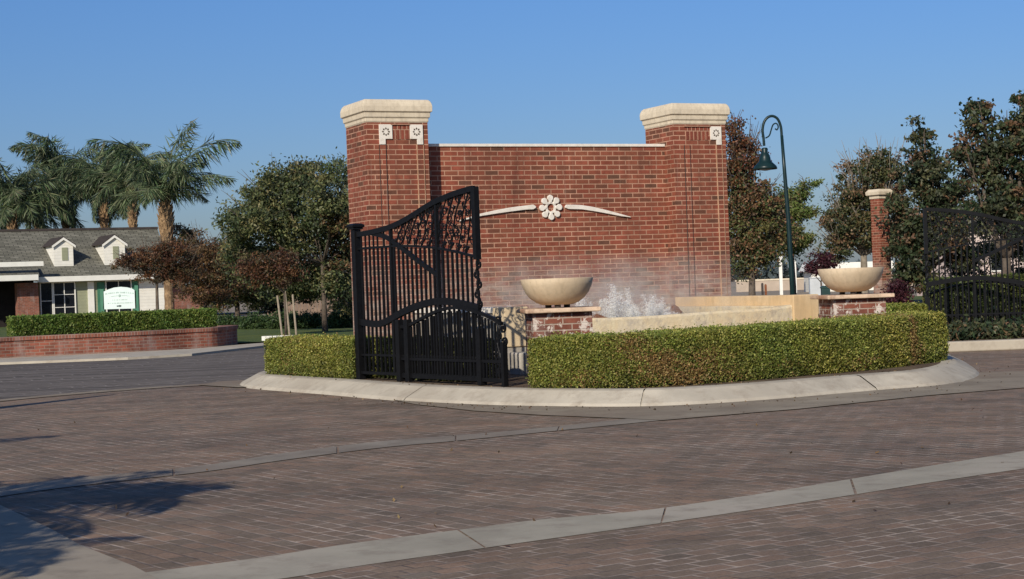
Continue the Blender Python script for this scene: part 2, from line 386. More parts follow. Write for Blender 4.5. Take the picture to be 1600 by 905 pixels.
# ------------------------------------------------------------------ leaves
def leaves(name, C, L, W, colors, mat, parent=None, up=.3, dirs=None):
    """one mesh of rhombic leaves at centres C (N,3); colors (N,3)"""
    n = len(C)
    d = rng.normal(size=(n, 3)) if dirs is None else dirs + rng.normal(size=(n, 3)) * .25
    d /= np.linalg.norm(d, axis=1, keepdims=True) + 1e-9
    nn = rng.normal(size=(n, 3)); nn[:, 2] += up
    s = np.cross(d, nn); s /= np.linalg.norm(s, axis=1, keepdims=True) + 1e-9
    Ls = (L * rng.uniform(.7, 1.3, n))[:, None] if np.isscalar(L) else L[:, None]
    Ws = (W * rng.uniform(.7, 1.3, n))[:, None] if np.isscalar(W) else W[:, None]
    V = np.empty((n, 4, 3)); V[:, 0] = C - d*Ls*.5; V[:, 1] = C + s*Ws*.5; V[:, 2] = C + d*Ls*.5; V[:, 3] = C - s*Ws*.5
    me = bpy.data.meshes.new(name)
    me.vertices.add(n*4); me.loops.add(n*4); me.polygons.add(n)
    me.vertices.foreach_set('co', V.reshape(-1)); me.loops.foreach_set('vertex_index', np.arange(n*4, dtype=np.int32))
    me.polygons.foreach_set('loop_start', np.arange(0, n*4, 4, dtype=np.int32)); me.update(calc_edges=True)
    at = me.attributes.new('lc', 'FLOAT_COLOR', 'FACE')
    cc = np.ones((n, 4), dtype=np.float32); cc[:, :3] = np.clip(colors, 0, 1); at.data.foreach_set('color', cc.reshape(-1))
    me.materials.append(mat); o = bpy.data.objects.new(name, me); COL.objects.link(o)
    if parent is not None: o.parent = parent
    return o
def palette(pal, n, idx=None, jit=.25):
    pal = np.array(pal); i = rng.integers(0, len(pal), n) if idx is None else idx
    c = pal[i] * rng.uniform(1 - jit, 1 + jit, (n, 1)) * rng.uniform(.93, 1.07, (n, 3)); return c

PAL = dict(
    evergreen=[(.036,.05,.022),(.05,.068,.028),(.075,.088,.035),(.10,.105,.042),(.045,.055,.03),(.13,.118,.05),(.03,.036,.018)],
    red=[(.15,.055,.03),(.20,.08,.035),(.11,.045,.03),(.16,.09,.04),(.07,.05,.03),(.12,.08,.04)],
    russet=[(.16,.09,.04),(.12,.075,.035),(.20,.12,.06),(.07,.06,.03),(.1,.05,.03)],
    mixed=[(.05,.065,.025),(.08,.09,.03),(.12,.11,.04),(.11,.065,.035),(.16,.09,.045),(.045,.05,.025)],
    lime=[(.10,.14,.035),(.14,.17,.045),(.07,.10,.03),(.16,.16,.06)],
    oak=[(.045,.058,.025),(.075,.078,.03),(.115,.09,.04),(.16,.10,.055),(.055,.06,.03),(.035,.045,.02)],
    magnolia=[(.024,.038,.018),(.038,.055,.025),(.055,.068,.03),(.13,.08,.045),(.03,.04,.022),(.075,.075,.035),(.045,.05,.026)],
    dark=[(.02,.028,.014),(.03,.038,.018),(.04,.045,.02),(.05,.045,.025)],
    plumred=[(.11,.05,.03),(.15,.07,.035),(.075,.04,.025),(.12,.09,.045),(.06,.05,.03),(.19,.09,.04)],
    plum=[(.07,.022,.03),(.10,.03,.035),(.05,.02,.025)],
    shrub=[(.03,.055,.02),(.045,.075,.025),(.06,.09,.03)])

for _k, _f in (('evergreen',1.75),('mixed',1.6),('oak',1.5),('magnolia',1.45),('red',1.15),('russet',1.3),('dark',1.3),('shrub',1.4),('lime',1.3)):
    PAL[_k] = [tuple(min(.6, x*_f) for x in c) for c in PAL[_k]]
def crown_points(blobs, n, clump=.16, per=75, shell=.55, hang=0):
    vol = np.array([b[3]*b[4]*b[5] for b in blobs])**.72; vol /= vol.sum()
    P = []; K = []
    for bi, b in enumerate(blobs):
        nb = int(n * vol[bi]); nc = max(4, nb // per)
        d = rng.normal(size=(nc, 3)); d /= np.linalg.norm(d, axis=1, keepdims=True)
        rad = rng.uniform(shell, 1.0, nc)**.8 + (rng.random(nc) < .16)*rng.uniform(0, .30, nc)
        cen = d * rad[:, None] * np.array(b[3:6]) + np.array(b[:3])
        k = np.minimum((rng.random(nb)**1.35 * nc).astype(int), nc-1); csz = rng.uniform(.55, 1.5, nc)
        off = rng.normal(size=(nb, 3)) * clump * csz[k][:, None] * np.array((1, 1, .6))
        P.append(cen[k] + off); K.append(k * 7 + bi)
    return np.concatenate(P), np.concatenate(K)
def blob(px, py, rx, ry, Y, dy=0, rd=None):
    c = atY(px, py, Y + dy); s = (Y + dy) / F
    return (c.x, c.y, c.z, rx * s, (rd or (rx + ry) / 2) * s, ry * s)
def tree(name, label, cat, base, blobs, n, pal, L=.12, W=.06, clump=.16, trunk_r=.1, bark='bark', group=None, per=75, lean=(0,0), twigs=0, fork=1.2, shell=.5, part='crown', mainz=None, pal2=None, limb=.45):
    bx, by, bz = base; t = thing(name, label, cat, (bx, by, bz), 0, group)
    bl = [(b[0]-bx, b[1]-by, b[2]-bz, b[3], b[4], b[5]) for b in blobs]
    mb = MB(); zc = min(b[2] - b[5] for b in bl); zf = mainz or max(.5, zc * .9)
    top = Vector((lean[0], lean[1], zf))
    segs = [Vector((0,0,-.1)), Vector((lean[0]*.3+random.uniform(-.03,.03), lean[1]*.3, zf*.4)), top]
    mb.tube(segs, [trunk_r*1.25, trunk_r, trunk_r*.8], 8)
    for b in bl:
        e = Vector((b[0], b[1], b[2] + b[5]*.2)); mid = top.lerp(e, .5) + Vector((random.uniform(-.15,.15), random.uniform(-.15,.15), -abs(e.z-top.z)*.12))
        mb.tube([top, mid, e], [trunk_r*limb*1.3, trunk_r*limb*.8, trunk_r*.12], 5)
        for _ in range(5):
            d = Vector(rng.normal(size=3)); d.normalize(); q = e + Vector((d.x*b[3], d.y*b[4], d.z*b[5]))*.85
            mb.tube([mid.lerp(e, .6), mid.lerp(q,.75), q], [trunk_r*.28, trunk_r*.15, trunk_r*.05], 4)
    P, K = crown_points(bl, n, clump, per, shell=shell)
    pal_ = PAL[pal]
    kk = (K * 2654435761) % 97 % len(pal_)
    sel = np.where(rng.random(len(P)) < .7, kk, rng.integers(0, len(pal_), len(P)))
    c = palette(pal_, len(P), sel)
    if pal2:
        p2, fn = pal2; msk = fn(P) ; c2 = palette(PAL[p2], len(P)); c = np.where(msk[:, None], c2, c)
    leaves(part, P, L, W, c, M['leaf'], t)
    if twigs:
        for _ in range(twigs):
            b = bl[random.randrange(len(bl))]
            d = Vector((random.uniform(-1,1), random.uniform(-1,1), random.uniform(.2,1.1))); d.normalize()
            s0 = Vector(b[:3]) + Vector((d.x*b[3], d.y*b[4], d.z*b[5]))*.7; e = s0 + Vector((d.x*b[3]*.75+random.uniform(-.1,.1), d.y*.3, abs(d.z)*b[5]*.8+random.uniform(.05,.3)))
            mb.tube([top.lerp(s0,.6), s0, s0.lerp(e,.5)+Vector((random.uniform(-.06,.06),0,.03)), e], [.02,.014,.01,.004], 3)
    mb.build('trunk', M[bark], t, smooth=True)
    return t

def catmull(pts, k=6, closed=False):
    P = [Vector(p) for p in pts]; n = len(P); out = []
    for i in range(n if closed else n - 1):
        if closed: a, b, c, d = P[(i-1)%n], P[i], P[(i+1)%n], P[(i+2)%n]
        else: a, b, c, d = P[max(i-1,0)], P[i], P[i+1], P[min(i+2,n-1)]
        for j in range(k):
            t = j / k
            out.append(.5*((2*b) + (-a+c)*t + (2*a-5*b+4*c-d)*t*t + (-a+3*b-3*c+d)*t**3))
    if not closed: out.append(P[-1])
    return out
def offset(path, d, closed=False):         # left-hand offset of an xy path
    n = len(path); out = []
    for i in range(n):
        a = path[(i-1) % n] if closed or i > 0 else path[i]; b = path[(i+1) % n] if closed or i < n-1 else path[i]
        t = Vector((b[0]-a[0], b[1]-a[1])); t.normalize(); out.append(Vector((path[i][0]-t.y*d, path[i][1]+t.x*d, 0)))
    return out

def hedge(name, label, front, width, z0, z1, pal, n, L=.03, W=.018, brown=None, group=None):
    """front: path of the front face (left to right as seen), body to its left (away from camera)"""
    o0 = front[0]; t = thing(name, label, 'hedge', (o0[0], o0[1], z0), 0, group)
    fr = [Vector((p[0]-o0[0], p[1]-o0[1], 0)) for p in front]; bk = offset(fr, width)
    zt = [ (z1[0] + (z1[1]-z1[0]) * i/(len(fr)-1)) - z0 for i in range(len(fr))]
    fi = offset(fr, .05); bi = offset(fr, width - .05)
    mb = MB(); N_ = len(fr); b = 0
    for i in range(N_):
        e = .05*(1 if i==0 else (-1 if i==N_-1 else 0)); tg = (fr[min(i+1,N_-1)]-fr[max(i-1,0)]).normalized()*e
        a, c = fi[i]+tg, bi[i]+tg
        mb.v += [(a.x,a.y,-.02),(a.x,a.y,zt[i]-.05),(c.x,c.y,zt[i]-.05),(c.x,c.y,-.02)]
    for i in range(N_-1):
        for k in range(3): mb.f.append((i*4+k, (i+1)*4+k, (i+1)*4+k+1, i*4+k+1))
    mb.f.append((0,1,2,3)); e = (N_-1)*4; mb.f.append((e+3,e+2,e+1,e))
    mb.build('inner_twigs', M['hedge_core'], t, recalc=True)
    seg = np.array([(fr[i+1]-fr[i]).length for i in range(N_-1)]); cum = np.concatenate([[0], np.cumsum(seg)]); tot = cum[-1]
    hh = float(np.mean(zt)); areas = np.array([tot*hh, tot*width, tot*hh*.5, width*hh, width*hh]); areas /= areas.sum()
    FX = np.array([[p.x, p.y] for p in fr]); BX = np.array([[p.x, p.y] for p in bk]); ZT = np.array(zt)
    def interp(s, A): 
        return np.stack([np.interp(s, cum, A[:, 0]), np.interp(s, cum, A[:, 1])], 1)
    side = rng.choice(5, n, p=areas); s = rng.uniform(0, tot, n); v = rng.uniform(0, 1, n); w = rng.uniform(0, 1, n)
    s = np.where(side == 3, 0, np.where(side == 4, tot, s))
    wf = np.where(side == 0, 0., np.where(side == 2, 1., w)); zf = np.where(side == 1, 1., v)
    # rounded corners
    edge = np.clip((zf - .93) / .07, 0, 1) * (side == 0); wf = wf + edge**2 * .05
    p0 = interp(s, FX); p1 = interp(s, BX); z = np.interp(s, cum, ZT) * zf
    P = np.zeros((n, 3)); P[:, :2] = p0 * (1-wf)[:, None] + p1 * wf[:, None]; P[:, 2] = z
    # uneven clipped surface
    nz = (np.sin(P[:,0]*7.1+P[:,2]*9)*np.sin(P[:,1]*6.3+1.3)*.5 + np.sin(P[:,0]*17+P[:,2]*13)*np.sin(P[:,2]*23+P[:,1]*15)*.5)
    amp = .018
    nrm = np.zeros((n,3)); dir_ = (p0 - p1); dir_ /= np.linalg.norm(dir_, axis=1, keepdims=True)
    nrm[side==0,:2] = dir_[side==0]; nrm[side==2,:2] = -dir_[side==2]; nrm[side==1,2] = 1
    P += nrm * (nz*amp*1.1)[:, None] + rng.normal(size=(n,3))*.011
    keep = rng.random(n) < np.clip(.30 + z/(.16*hh/.5), 0, 1)
    stray = rng.random(n) < .012; P[stray] += nrm[stray]*.035
    P = P[keep]; z = z[keep]; sd = side[keep]; ss = s[keep]; nz = nz[keep]
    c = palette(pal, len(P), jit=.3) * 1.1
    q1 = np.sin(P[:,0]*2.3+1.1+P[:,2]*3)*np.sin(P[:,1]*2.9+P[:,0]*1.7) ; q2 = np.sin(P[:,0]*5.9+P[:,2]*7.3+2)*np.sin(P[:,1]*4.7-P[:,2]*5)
    c *= (.78 + .28*np.clip(z/hh, 0, 1) + .22*nz + .10*q2)[:, None]  # light on top and shade in the hollows put into the leaf colours
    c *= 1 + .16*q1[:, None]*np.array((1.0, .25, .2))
    if brown:
        wgt = np.zeros(len(P))
        for (s0, sw, zlo, zhi, st) in brown:
            q = np.exp(-((ss - s0*tot)/sw)**2) * np.clip((z/hh - zlo)*6+1, 0, 1) * np.clip((zhi - z/hh)*6+1, 0, 1) * st
            wgt = np.maximum(wgt, q)
        wgt *= (.6+.6*nz)
        isb = rng.random(len(P)) < wgt
        c[isb] = palette([(.30,.19,.07),(.24,.13,.05),(.34,.25,.09),(.2,.15,.05)], int(isb.sum()))
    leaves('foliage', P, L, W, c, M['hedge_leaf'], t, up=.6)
    return t

# ------------------------------------------------------------------ ground
def sheet(name, pts, z, mat, kind='structure'):
    mb = MB(); mb.poly([(p[0], p[1], z) for p in pts]); o = mb.build(name, M[mat], recalc=False); tag(o, kind=kind)
    if o.data.polygons[0].normal.z < 0: o.data.flip_normals()
    return o
def pxs(l, z=0): return [atz(a, b, z) for a, b in l]
sheet('ground', [(-900,-60),(900,-60),(900,1500),(-900,1500)], -.03, 'field')
def grid_sheet(name, x0, x1, y0, y1, z, mat):
    mb = MB(); mb.poly([(x0,y0,z),(x1,y0,z),(x1,y1,z),(x0,y1,z)]); return tag(mb.build(name, M[mat]), kind='structure')
grid_sheet('paver_road', -26, 30, -8, 40, 0, 'pavers')
b3 = pxs([(-250,652),(0,627),(180,612),(330,601),(380,597)])
sheet('street', b3 + [(-3.2,24,0),(-2.4,30,0),(-1.0,44,0),(-6.2,44,0)] + pxs([(410,543),(300,556),(200,562),(100,566),(0,570),(-250,585)]), .004, 'asphalt')
sheet('near_pavers', pxs([(230,910),(450,890),(550,870),(745,848),(850,828),(1000,812),(1125,793),(1300,767),(1490,740),(1750,700),(2600,720),(2600,1400),(0,1400)]), .0035, 'pavers_near')
def strip(name, top, bot, z, mat, joints=()):
    """concrete strip between two pixel-traced ground lines, cut into cast pieces"""
    T = pxs(top); B = pxs(bot); mb = MB()
    T = catmull(T, 6); B = catmull(B, 6)
    k = min(len(T), len(B)); 
    n = 60
    def samp(P, t):
        f = t*(len(P)-1); i = min(int(f), len(P)-2); return P[i].lerp(P[i+1], f-i)
    cuts = [0] + list(joints) + [1]
    for a, b in zip(cuts[:-1], cuts[1:]):
        g = .0012
        ts = np.linspace(a+g, b-g, 14)
        for t0, t1 in zip(ts[:-1], ts[1:]):
            q = [samp(B,t0), samp(B,t1), samp(T,t1), samp(T,t0)]
            mb.poly([(p.x,p.y,z) for p in q])
    o = mb.build(name, M[mat]); tag(o, kind='structure'); return o
strip('paving_band', [(225,897),(400,874),(550,851),(700,832),(850,813),(1000,800),(1150,779),(1300,755),(1450,730),(1640,700)],
      [(250,930),(450,905),(550,888),(745,860),(850,845),(1000,824),(1125,806),(1300,780),(1490,750),(1680,722)], .006, 'band', (.345,.585,.80))
strip('paving_band', [(-150,790),(0,762),(150,745),(320,728),(450,708),(600,690),(700,682),(800,674),(900,664),(1000,653)],
      [(-150,808),(0,777),(150,757),(320,738),(450,719),(600,700),(700,691),(800,681),(900,671),(1040,657)], .005, 'band_worn', (.3,.5,.68,.86))
strip('paving_band', [(-250,651),(0,625),(180,609.5),(310,601),(380,596)], [(-250,655),(0,628),(180,612),(310,603.5),(385,600)], .008, 'gutter')
sheet('gutter_apron', pxs([(310,603),(345,597),(385,595),(395,606),(372,606.5)]), .012, 'gutter')
sheet('corner_pavement', pxs([(-300,660),(0,792),(80,830),(125,855),(210,889),(240,905),(330,960),(200,1200),(-700,1200)]), .012, 'corner_slab')
# small kerb at the very corner
kb = MB(); kp = catmull([(p.x,p.y,0) for p in pxs([(-200,845),(-60,872),(0,890),(40,908),(110,960)])], 5); ki = offset(kp, -.16)
for i in range(len(kp)-1):
    kb.prism([ki[i][:2], ki[i+1][:2], kp[i+1][:2], kp[i][:2]], 0, .014+.002)
tag(kb.build('pavement_edge', M['gutter']), kind='structure')

# island kerb ------------------------------------------------------
KB = [tuple(atz(a,b,0)[:2]) for a,b in ((380,605.5),(500,616),(590,624),(650,628.5),(740,633),(830,635.5),(1000,636.5),(1170,628),(1370,611),(1480,601.5),(1530,588),(1517,573),(1495,563))]
KB += [(5.9,24.5),(5.2,28.0),(3.0,29.5),(0,29.6),(-2.4,28.4),(-3.4,26),(-3.68,23.6)]
kpath = catmull([(x,y,0) for x,y in KB], 6, True)
k1 = offset(kpath, .035, True); k2 = offset(kpath, .25, True); k3 = offset(kpath, .30, True); k4 = offset(kpath, .42, True)
n_ = len(kpath)
joint = {}
mb = MB(); acc = 0; L_ = 0
J = [atz(x, y, 0) for x, y in ((610,628),(997,636),(1370,611))]
jn = set(min(range(n_), key=lambda i: (kpath[i]-Vector((j.x,j.y,0))).length) for j in J) | set(range(80, n_, 9))
for i in range(n_):
    j = (i+1) % n_
    e0 = .10 if i in jn else 0
    P = [kpath, k1, k2, k3, k4]; Z = [0, .035, .143, .152, .152]
    for k in range(4):
        a = P[k][i].lerp(P[k][j], e0); b = P[k][j]; c = P[k+1][j]; d = P[k+1][i].lerp(P[k+1][j], e0)
        mb.poly([(a.x,a.y,Z[k]),(b.x,b.y,Z[k]),(c.x,c.y,Z[k+1]),(d.x,d.y,Z[k+1])])
    if e0:
        for k in range(4):
            a = P[k][i]; b = P[k][i].lerp(P[k][j], e0); c = P[k+1][i].lerp(P[k+1][j], e0); d = P[k+1][i]
            mb.poly([(a.x,a.y,Z[k]-.012),(b.x,b.y,Z[k]-.012),(c.x,c.y,Z[k+1]-.012),(d.x,d.y,Z[k+1]-.012)])
tag(mb.build('island_kerb', M['kerb'], smooth=False), kind='structure')
mb = MB(); inner = offset(kpath, .38, True); mb.poly([(p.x,p.y,.145) for p in inner]); o = mb.build('island_soil', M['dirt']); tag(o, kind='structure')
if o.data.polygons[0].normal.z < 0: o.data.flip_normals()
sheet('kerb_gutter', pxs([(600,623),(740,631),(830,634),(1000,635),(1170,627),(1370,609),(1505,598),(1532,583),(1800,575),(1800,596),(1600,607),(1450,619),(1250,640),(1130,650),(1035,658),(950,654),(850,650),(740,643),(650,633)]), .008, 'gutter')
# far kerb and bed on the right, lawn and kerb on the left
A = atz(1420,553); B = atz(1900,551)
mb = MB(); mb.box(5.0, 16, A.y, A.y+.18, 0, .15); tag(mb.build('far_kerb', M['kerb'], bevel=.02), kind='structure')
grid_sheet('planting_bed', 5.0, 30, A.y+.182, 60, .13, 'dirt')
grid_sheet('planting_bed', 5.0, 30, 60, 70, .12, 'lawn')
gut = pxs([(-250,578),(0,562),(100,558),(200,553.5),(300,548.5),(367,542.5),(412,539)]); gut2 = pxs([(412,543.5),(300,556.5),(200,562.5),(100,566.5),(0,570.5),(-250,588)])
mb = MB()
for i in range(6):
    a, b = gut[i], gut[i+1]; c, d = gut2[5-i-1] if i < 5 else gut2[0], gut2[5-i]
    mb.prism([(d.x,d.y),(c.x,c.y),(b.x,b.y),(a.x,a.y)], 0, .05)
tag(mb.build('pavement', M['kerb'], recalc=True), kind='structure')
sheet('lawn', [(-6.4,41.5),(-1,41.5),(3,44),(3,62),(-40,95),(-40,40.5),(-11,40)], .03, 'lawn')
mb = MB(); mb.box(-6.3, -5.5, 42.4, 42.6, 0, .14); tag(mb.build('lawn_kerb', M['white_trim']), kind='structure')

# dry leaves blown along the kerb, over the soil and the paving
LP = []
for i in range(420):
    q = kpath[rng.integers(0, 84)]; d = abs(rng.normal())*.35; 
    if i % 3: LP.append((q.x + rng.normal()*.15, q.y - d - .02, .012))
    else:
        q2 = inner[rng.integers(0, 84)]; LP.append((q2.x + rng.normal()*.1, q2.y + abs(rng.normal())*.12, .155))
for i in range(110): LP.append((rng.uniform(-6, 6), rng.uniform(6.5, 17), .010))
LP = np.array(LP); LP = LP[(LP[:,2] > .1) | (LP[:,1] < 24)]
fl = leaves('fallen_leaves', LP, .030, .018, palette([(.20,.12,.05),(.12,.07,.04),(.28,.19,.09),(.07,.05,.03)], len(LP)), M['leaf'], up=6)
tag(fl, 'small dry brown leaves scattered along the kerb and paving', 'fallen leaves', kind='stuff')

# ------------------------------------------------------------------ monument
ANG = R(24.5)
O = atY(572, 195, 22.7)
MF = Frame((O.x, O.y), ANG)
def mthing(name, label, cat, u=0, n=0, z=0, group=None):
    p = MF.w(u, n, z); return thing(name, label, cat, p, ANG, group)
BT = 3.46; PW = .885
def pillar(u0, label, left_block):
    t = mthing('brick_pillar', label, 'pillar', u0, 0, .1, 'brick pillars at the ends of the monument wall')
    z = lambda w: w - .1
    MB().box(0, PW, 0, PW-.06, 0, z(BT)).build('shaft', M['brick'], t)
    cx = PW/2
    ring = []
    for o_, zz in ((.0,3.44),(.018,3.462),(.018,3.50),(.045,3.515),(.05,3.575),(.085,3.59),(.088,3.66),(.078,3.695),(.055,3.73),(.02,3.752),(-.05,3.757)):
        o_ *= .66; ring.append((-o_, PW+o_, -o_, PW-.06+o_, z(zz)))
    MB().square_rings(ring).build('cap', M['cream'], t, bevel=.006)
    # L-shaped flower blocks
    zt = z(3.415); sb = .185; leg = .075
    for k, (x0, side) in enumerate(((.178, 0), (.620, 1))):
        if side == 0 and not left_block: continue
        x1 = x0 + sb
        if side == 0: poly = [(x0, zt-.27),(x0+.085, zt-.27),(x0+.085, zt-.195),(x1, zt-.195),(x1, zt),(x0, zt)]
        else: poly = [(x1-.085, zt-.27),(x1, zt-.27),(x1, zt),(x0, zt),(x0, zt-.195),(x1-.085, zt-.195)]
        b = MB(); b.slab(poly, -.022, .01); blk = b.build('flower_block', M['white_stone'], t, bevel=.003, recalc=True)
        fb = MB(); cxx = (x0+x1)/2; cz = zt-.098
        for q in range(8):
            w = q*PI/4 + PI/8*0; r0, r1, ww = .026, .060, .014
            dx, dz = math.cos(w), math.sin(w); nx, nz = -dz, dx; rm = (r0+r1)/2
            pts = [(cxx+dx*r0, cz+dz*r0),(cxx+dx*rm-nx*ww, cz+dz*rm-nz*ww),(cxx+dx*r1, cz+dz*r1),(cxx+dx*rm+nx*ww, cz+dz*rm+nz*ww)]
            fb.slab(pts, -.0245, -.02)
        fb.build('flower_carving', M['bark'], blk, recalc=True)
    # recessed upright panel: frame edges stand proud, panel set dark behind
    pb = MB()
    px0 = .363 if left_block else .20
    for q in range(int((.620-px0)/.0677)+1):
        xx = px0 + .004 + q*.0642
        if xx+.055 > .62: break
        pb.box(xx, xx+.056, -.006-.004*(q%2), .01, zt-.20, zt-.012)
    pb.build('upright_bricks', M['soldier'], t, bevel=.003)
    MB().box(px0-.02, .62, -.0265, .01, zt-.008, zt+.012).build('lintel_course', M['brick'], t)
    # slim vertical strips below the block legs
    for x0 in (.178, .720):
        MB().box(x0, x0+.085, -.012, .01, .05, zt-.272).build('pilaster_strip', M['brick'], t)
    for x0, mt in ((.172,'dark_wood'),(.263,'dark_wood'),(.712,'joint'),(.805,'joint')):  # left joints coloured dark for the strip edges' shadow, right ones mortar
        MB().box(x0, x0+(.006 if mt == 'dark_wood' else .009), -.0135, .01, .05, zt-.272).build('strip_joint_and_shade', M[mt], t)
    return t
pillar(0.0, 'brick pillar with two white flower blocks, left end of the monument', True)
pillar(4.72, 'brick pillar with a single white flower block, beside the street lamp', False)

wt = mthing('brick_wall', 'long red brick wall with white flower emblem between two pillars', 'wall', 0, 0, .1)
WN = .27
MB().box(PW+.001, 4.719, WN, WN+.4, 0, 3.14-.1).build('wall', M['brick'], wt)
MB().box(PW+.001, 4.719, WN-.02, WN+.42, 3.142-.1, 3.182-.1).build('coping', M['white_stone'], wt, bevel=.004)
# emblem
ec = MF.px(859.5, 324.5, -WN)
def petal(cx, cz, w, r0, r1, hw):
    pts = []; dx, dz = math.cos(w), math.sin(w); nx, nz = -dz, dx
    for (t, s) in ((0,.25),(.25,.55),(.5,1),(.78,.95),(.92,.5),(1,0)):
        pts.append((cx+dx*(r0+(r1-r0)*t)+nx*hw*s, cz+dz*(r0+(r1-r0)*t)+nz*hw*s))
    for (t, s) in ((.92,-.5),(.78,-.95),(.5,-1),(.25,-.55),(0,-.25)):
        pts.append((cx+dx*(r0+(r1-r0)*t)+nx*hw*s, cz+dz*(r0+(r1-r0)*t)+nz*hw*s))
    return pts
eb = MB(); Rr = .182
for q in range(8): eb.slab(petal(ec[0], ec[1]-.1, q*PI/4+R(1.5), .066, Rr, .044), WN-.036, WN)
emb = eb.build('flower_emblem', M['white_stone'], wt, recalc=True, bevel=.006)
rb = MB(); N8 = 32
for q in range(N8):
    a0, a1 = 2*PI*q/N8, 2*PI*(q+1)/N8; r0, r1 = .055, .085
    rb.slab([(ec[0]+r0*math.cos(a0), ec[1]-.1+r0*math.sin(a0)),(ec[0]+r1*math.cos(a0), ec[1]-.1+r1*math.sin(a0)),(ec[0]+r1*math.cos(a1), ec[1]-.1+r1*math.sin(a1)),(ec[0]+r0*math.cos(a1), ec[1]-.1+r0*math.sin(a1))], WN-.028, WN)
rb.build('emblem_ring', M['white_stone'], emb, recalc=True)
def swoosh(top, bot):
    T = [MF.px(a, b, -WN) for a, b in top]; Bm = [MF.px(a, b, -WN) for a, b in bot]
    pts = [(p[0], p[1]-.1) for p in Bm] + [(p[0], p[1]-.1) for p in reversed(T)]
    MB().slab(pts, WN-.035, WN).build('wing_bar', M['white_stone'], wt, recalc=True, bevel=.005)
swoosh([(716,345),(750,334),(772,329),(796,324.5),(815,322),(832,320),(836,322.5)], [(716,346.5),(750,338),(775,334),(800,330.5),(820,328),(832,327.5),(836,325)])
swoosh([(882,322.5),(884,320),(905,320.5),(925,323.5),(948,329),(968,334.5),(984,339)], [(882,325),(887,327),(908,327.5),(928,330.5),(950,334.5),(968,338),(984,340)])

# ------------------------------------------------------------------ fountain basin
BN = 3.1
bt_ = mthing('fountain_basin', 'long low tan plaster fountain basin in front of the brick wall', 'fountain', 0, 0, .1)
lu0 = MF.px(785, 500, BN)[0]; lu1 = MF.px(826, 500, BN)[0]; ru0 = MF.px(1240, 480, BN)[0]; ru1 = MF.px(1280, 480, BN)[0]
lu0 += .03
ZT = .935
def lb(mb, u0, u1, n0, n1, z0, z1): return mb.box(u0, u1, -n1, -n0, z0-.1, z1-.1)
lb(MB(), lu0, lu1, BN-.36, BN, .46, ZT).build('end_block', M['ochre'], bt_, bevel=.012)
lb(MB(), ru0, ru1, BN-.36, BN, .3, ZT).build('end_block', M['ochre'], bt_, bevel=.012)
lb(MB(), lu0+.03, lu1-.01, BN-.36, BN-.02, 0.1, .456).build('footing', M['grey_wall'], bt_)
lb(MB(), lu0+.02, lu1-.04, BN+.03, BN+.34, .1, .40).build('footing', M['grey_wall'], bt_, bevel=.02)
lb(MB(), lu0+.05, lu0+.31, .02, BN-.362, .1, ZT-.075).build('side_wall', M['grey_wall'], bt_)
lb(MB(), lu0+.02, lu0+.34, .02, BN-.362, ZT-.073, ZT-.003).build('side_coping', M['white_stone'], bt_, bevel=.01)
sb = MB(); lb(sb, ru0+.03, ru1-.03, .02, BN-.362, .1, ZT-.003); sb.build('side_wall', M['ochre'], bt_, bevel=.012)
lb(MB(), ru0-.12, ru0+.028, .02, BN-.3, .1, .80).build('inner_ledge', M['basin'], bt_, bevel=.01)
# front wall with slightly wavy weir and a cove up to the right-hand block
fw = MB(); seg = 40; u_a, u_b = lu1+.002, ru0-.002; prev = None; FV = []
for i in range(seg+1):
    f = i/seg; u = u_a + (u_b-u_a)*f; zt = .765 + .012*math.sin(u*2.1) + max(0, (f-.80)/.2)**2*.05
    bow = .10*math.sin(PI*f)
    fr_ = [( u, -(BN-.03+bow), 0.0), (u, -(BN-.03+bow), zt-.1-.03), (u, -(BN-.05+bow), zt-.1), (u, -(BN-.26+bow*.8), zt-.1-.006), (u, -(BN-.30+bow*.8), .45)]
    b = len(fw.v); fw.v += fr_
    if i:
        for k in range(4): fw.f.append((b-5+k, b+k, b+k+1, b-5+k+1))
fw.build('front_wall', M['basin'], bt_, recalc=True, smooth=False)
def mat_water():
    t = NT('fountain water'); t.base((.05,.06,.05), .06); t.b.inputs['Specular IOR Level'].default_value = .5
    t.bump(t.noise(t.coord(), 9, 5, .6), .9, .05); return t.m
M['water'] = mat_water()
wm = MB(); wm.box(lu0+.32, ru0-.12, -(BN-.24), -.02 , .3, .715-.1+.0)
wm.build('water_surface', M['water'], bt_)
# brown stained rocks round the nozzles
def rocks(px, py, n, sc, label):
    u, z = MF.px(px, py, n); t = mthing('fountain_rock', label, 'rock', u, n, .55)
    bm = bmesh.new(); bmesh.ops.create_icosphere(bm, subdivisions=3, radius=1)
    for v in bm.verts:
        q = v.co; f = 1 + .28*math.sin(q.x*3.1+px) * math.sin(q.y*4.3+1) + .14*math.sin(q.z*7+q.x*5)
        v.co = Vector((q.x*sc[0]*f, q.y*sc[1]*f, q.z*sc[2]*f + sc[2]*.9))
    me = bpy.data.meshes.new('rock'); bm.to_mesh(me); bm.free(); me.materials.append(M['rust'])
    o = bpy.data.objects.new('rock', me); COL.objects.link(o); o.parent = t
rocks(932, 478, 2.3, (.17,.13,.11), 'rust stained rock behind the left bowl at the water jets')
rocks(1050, 472, 1.2, (.15,.13,.13), 'rust stained rock at the right end of the water jets')

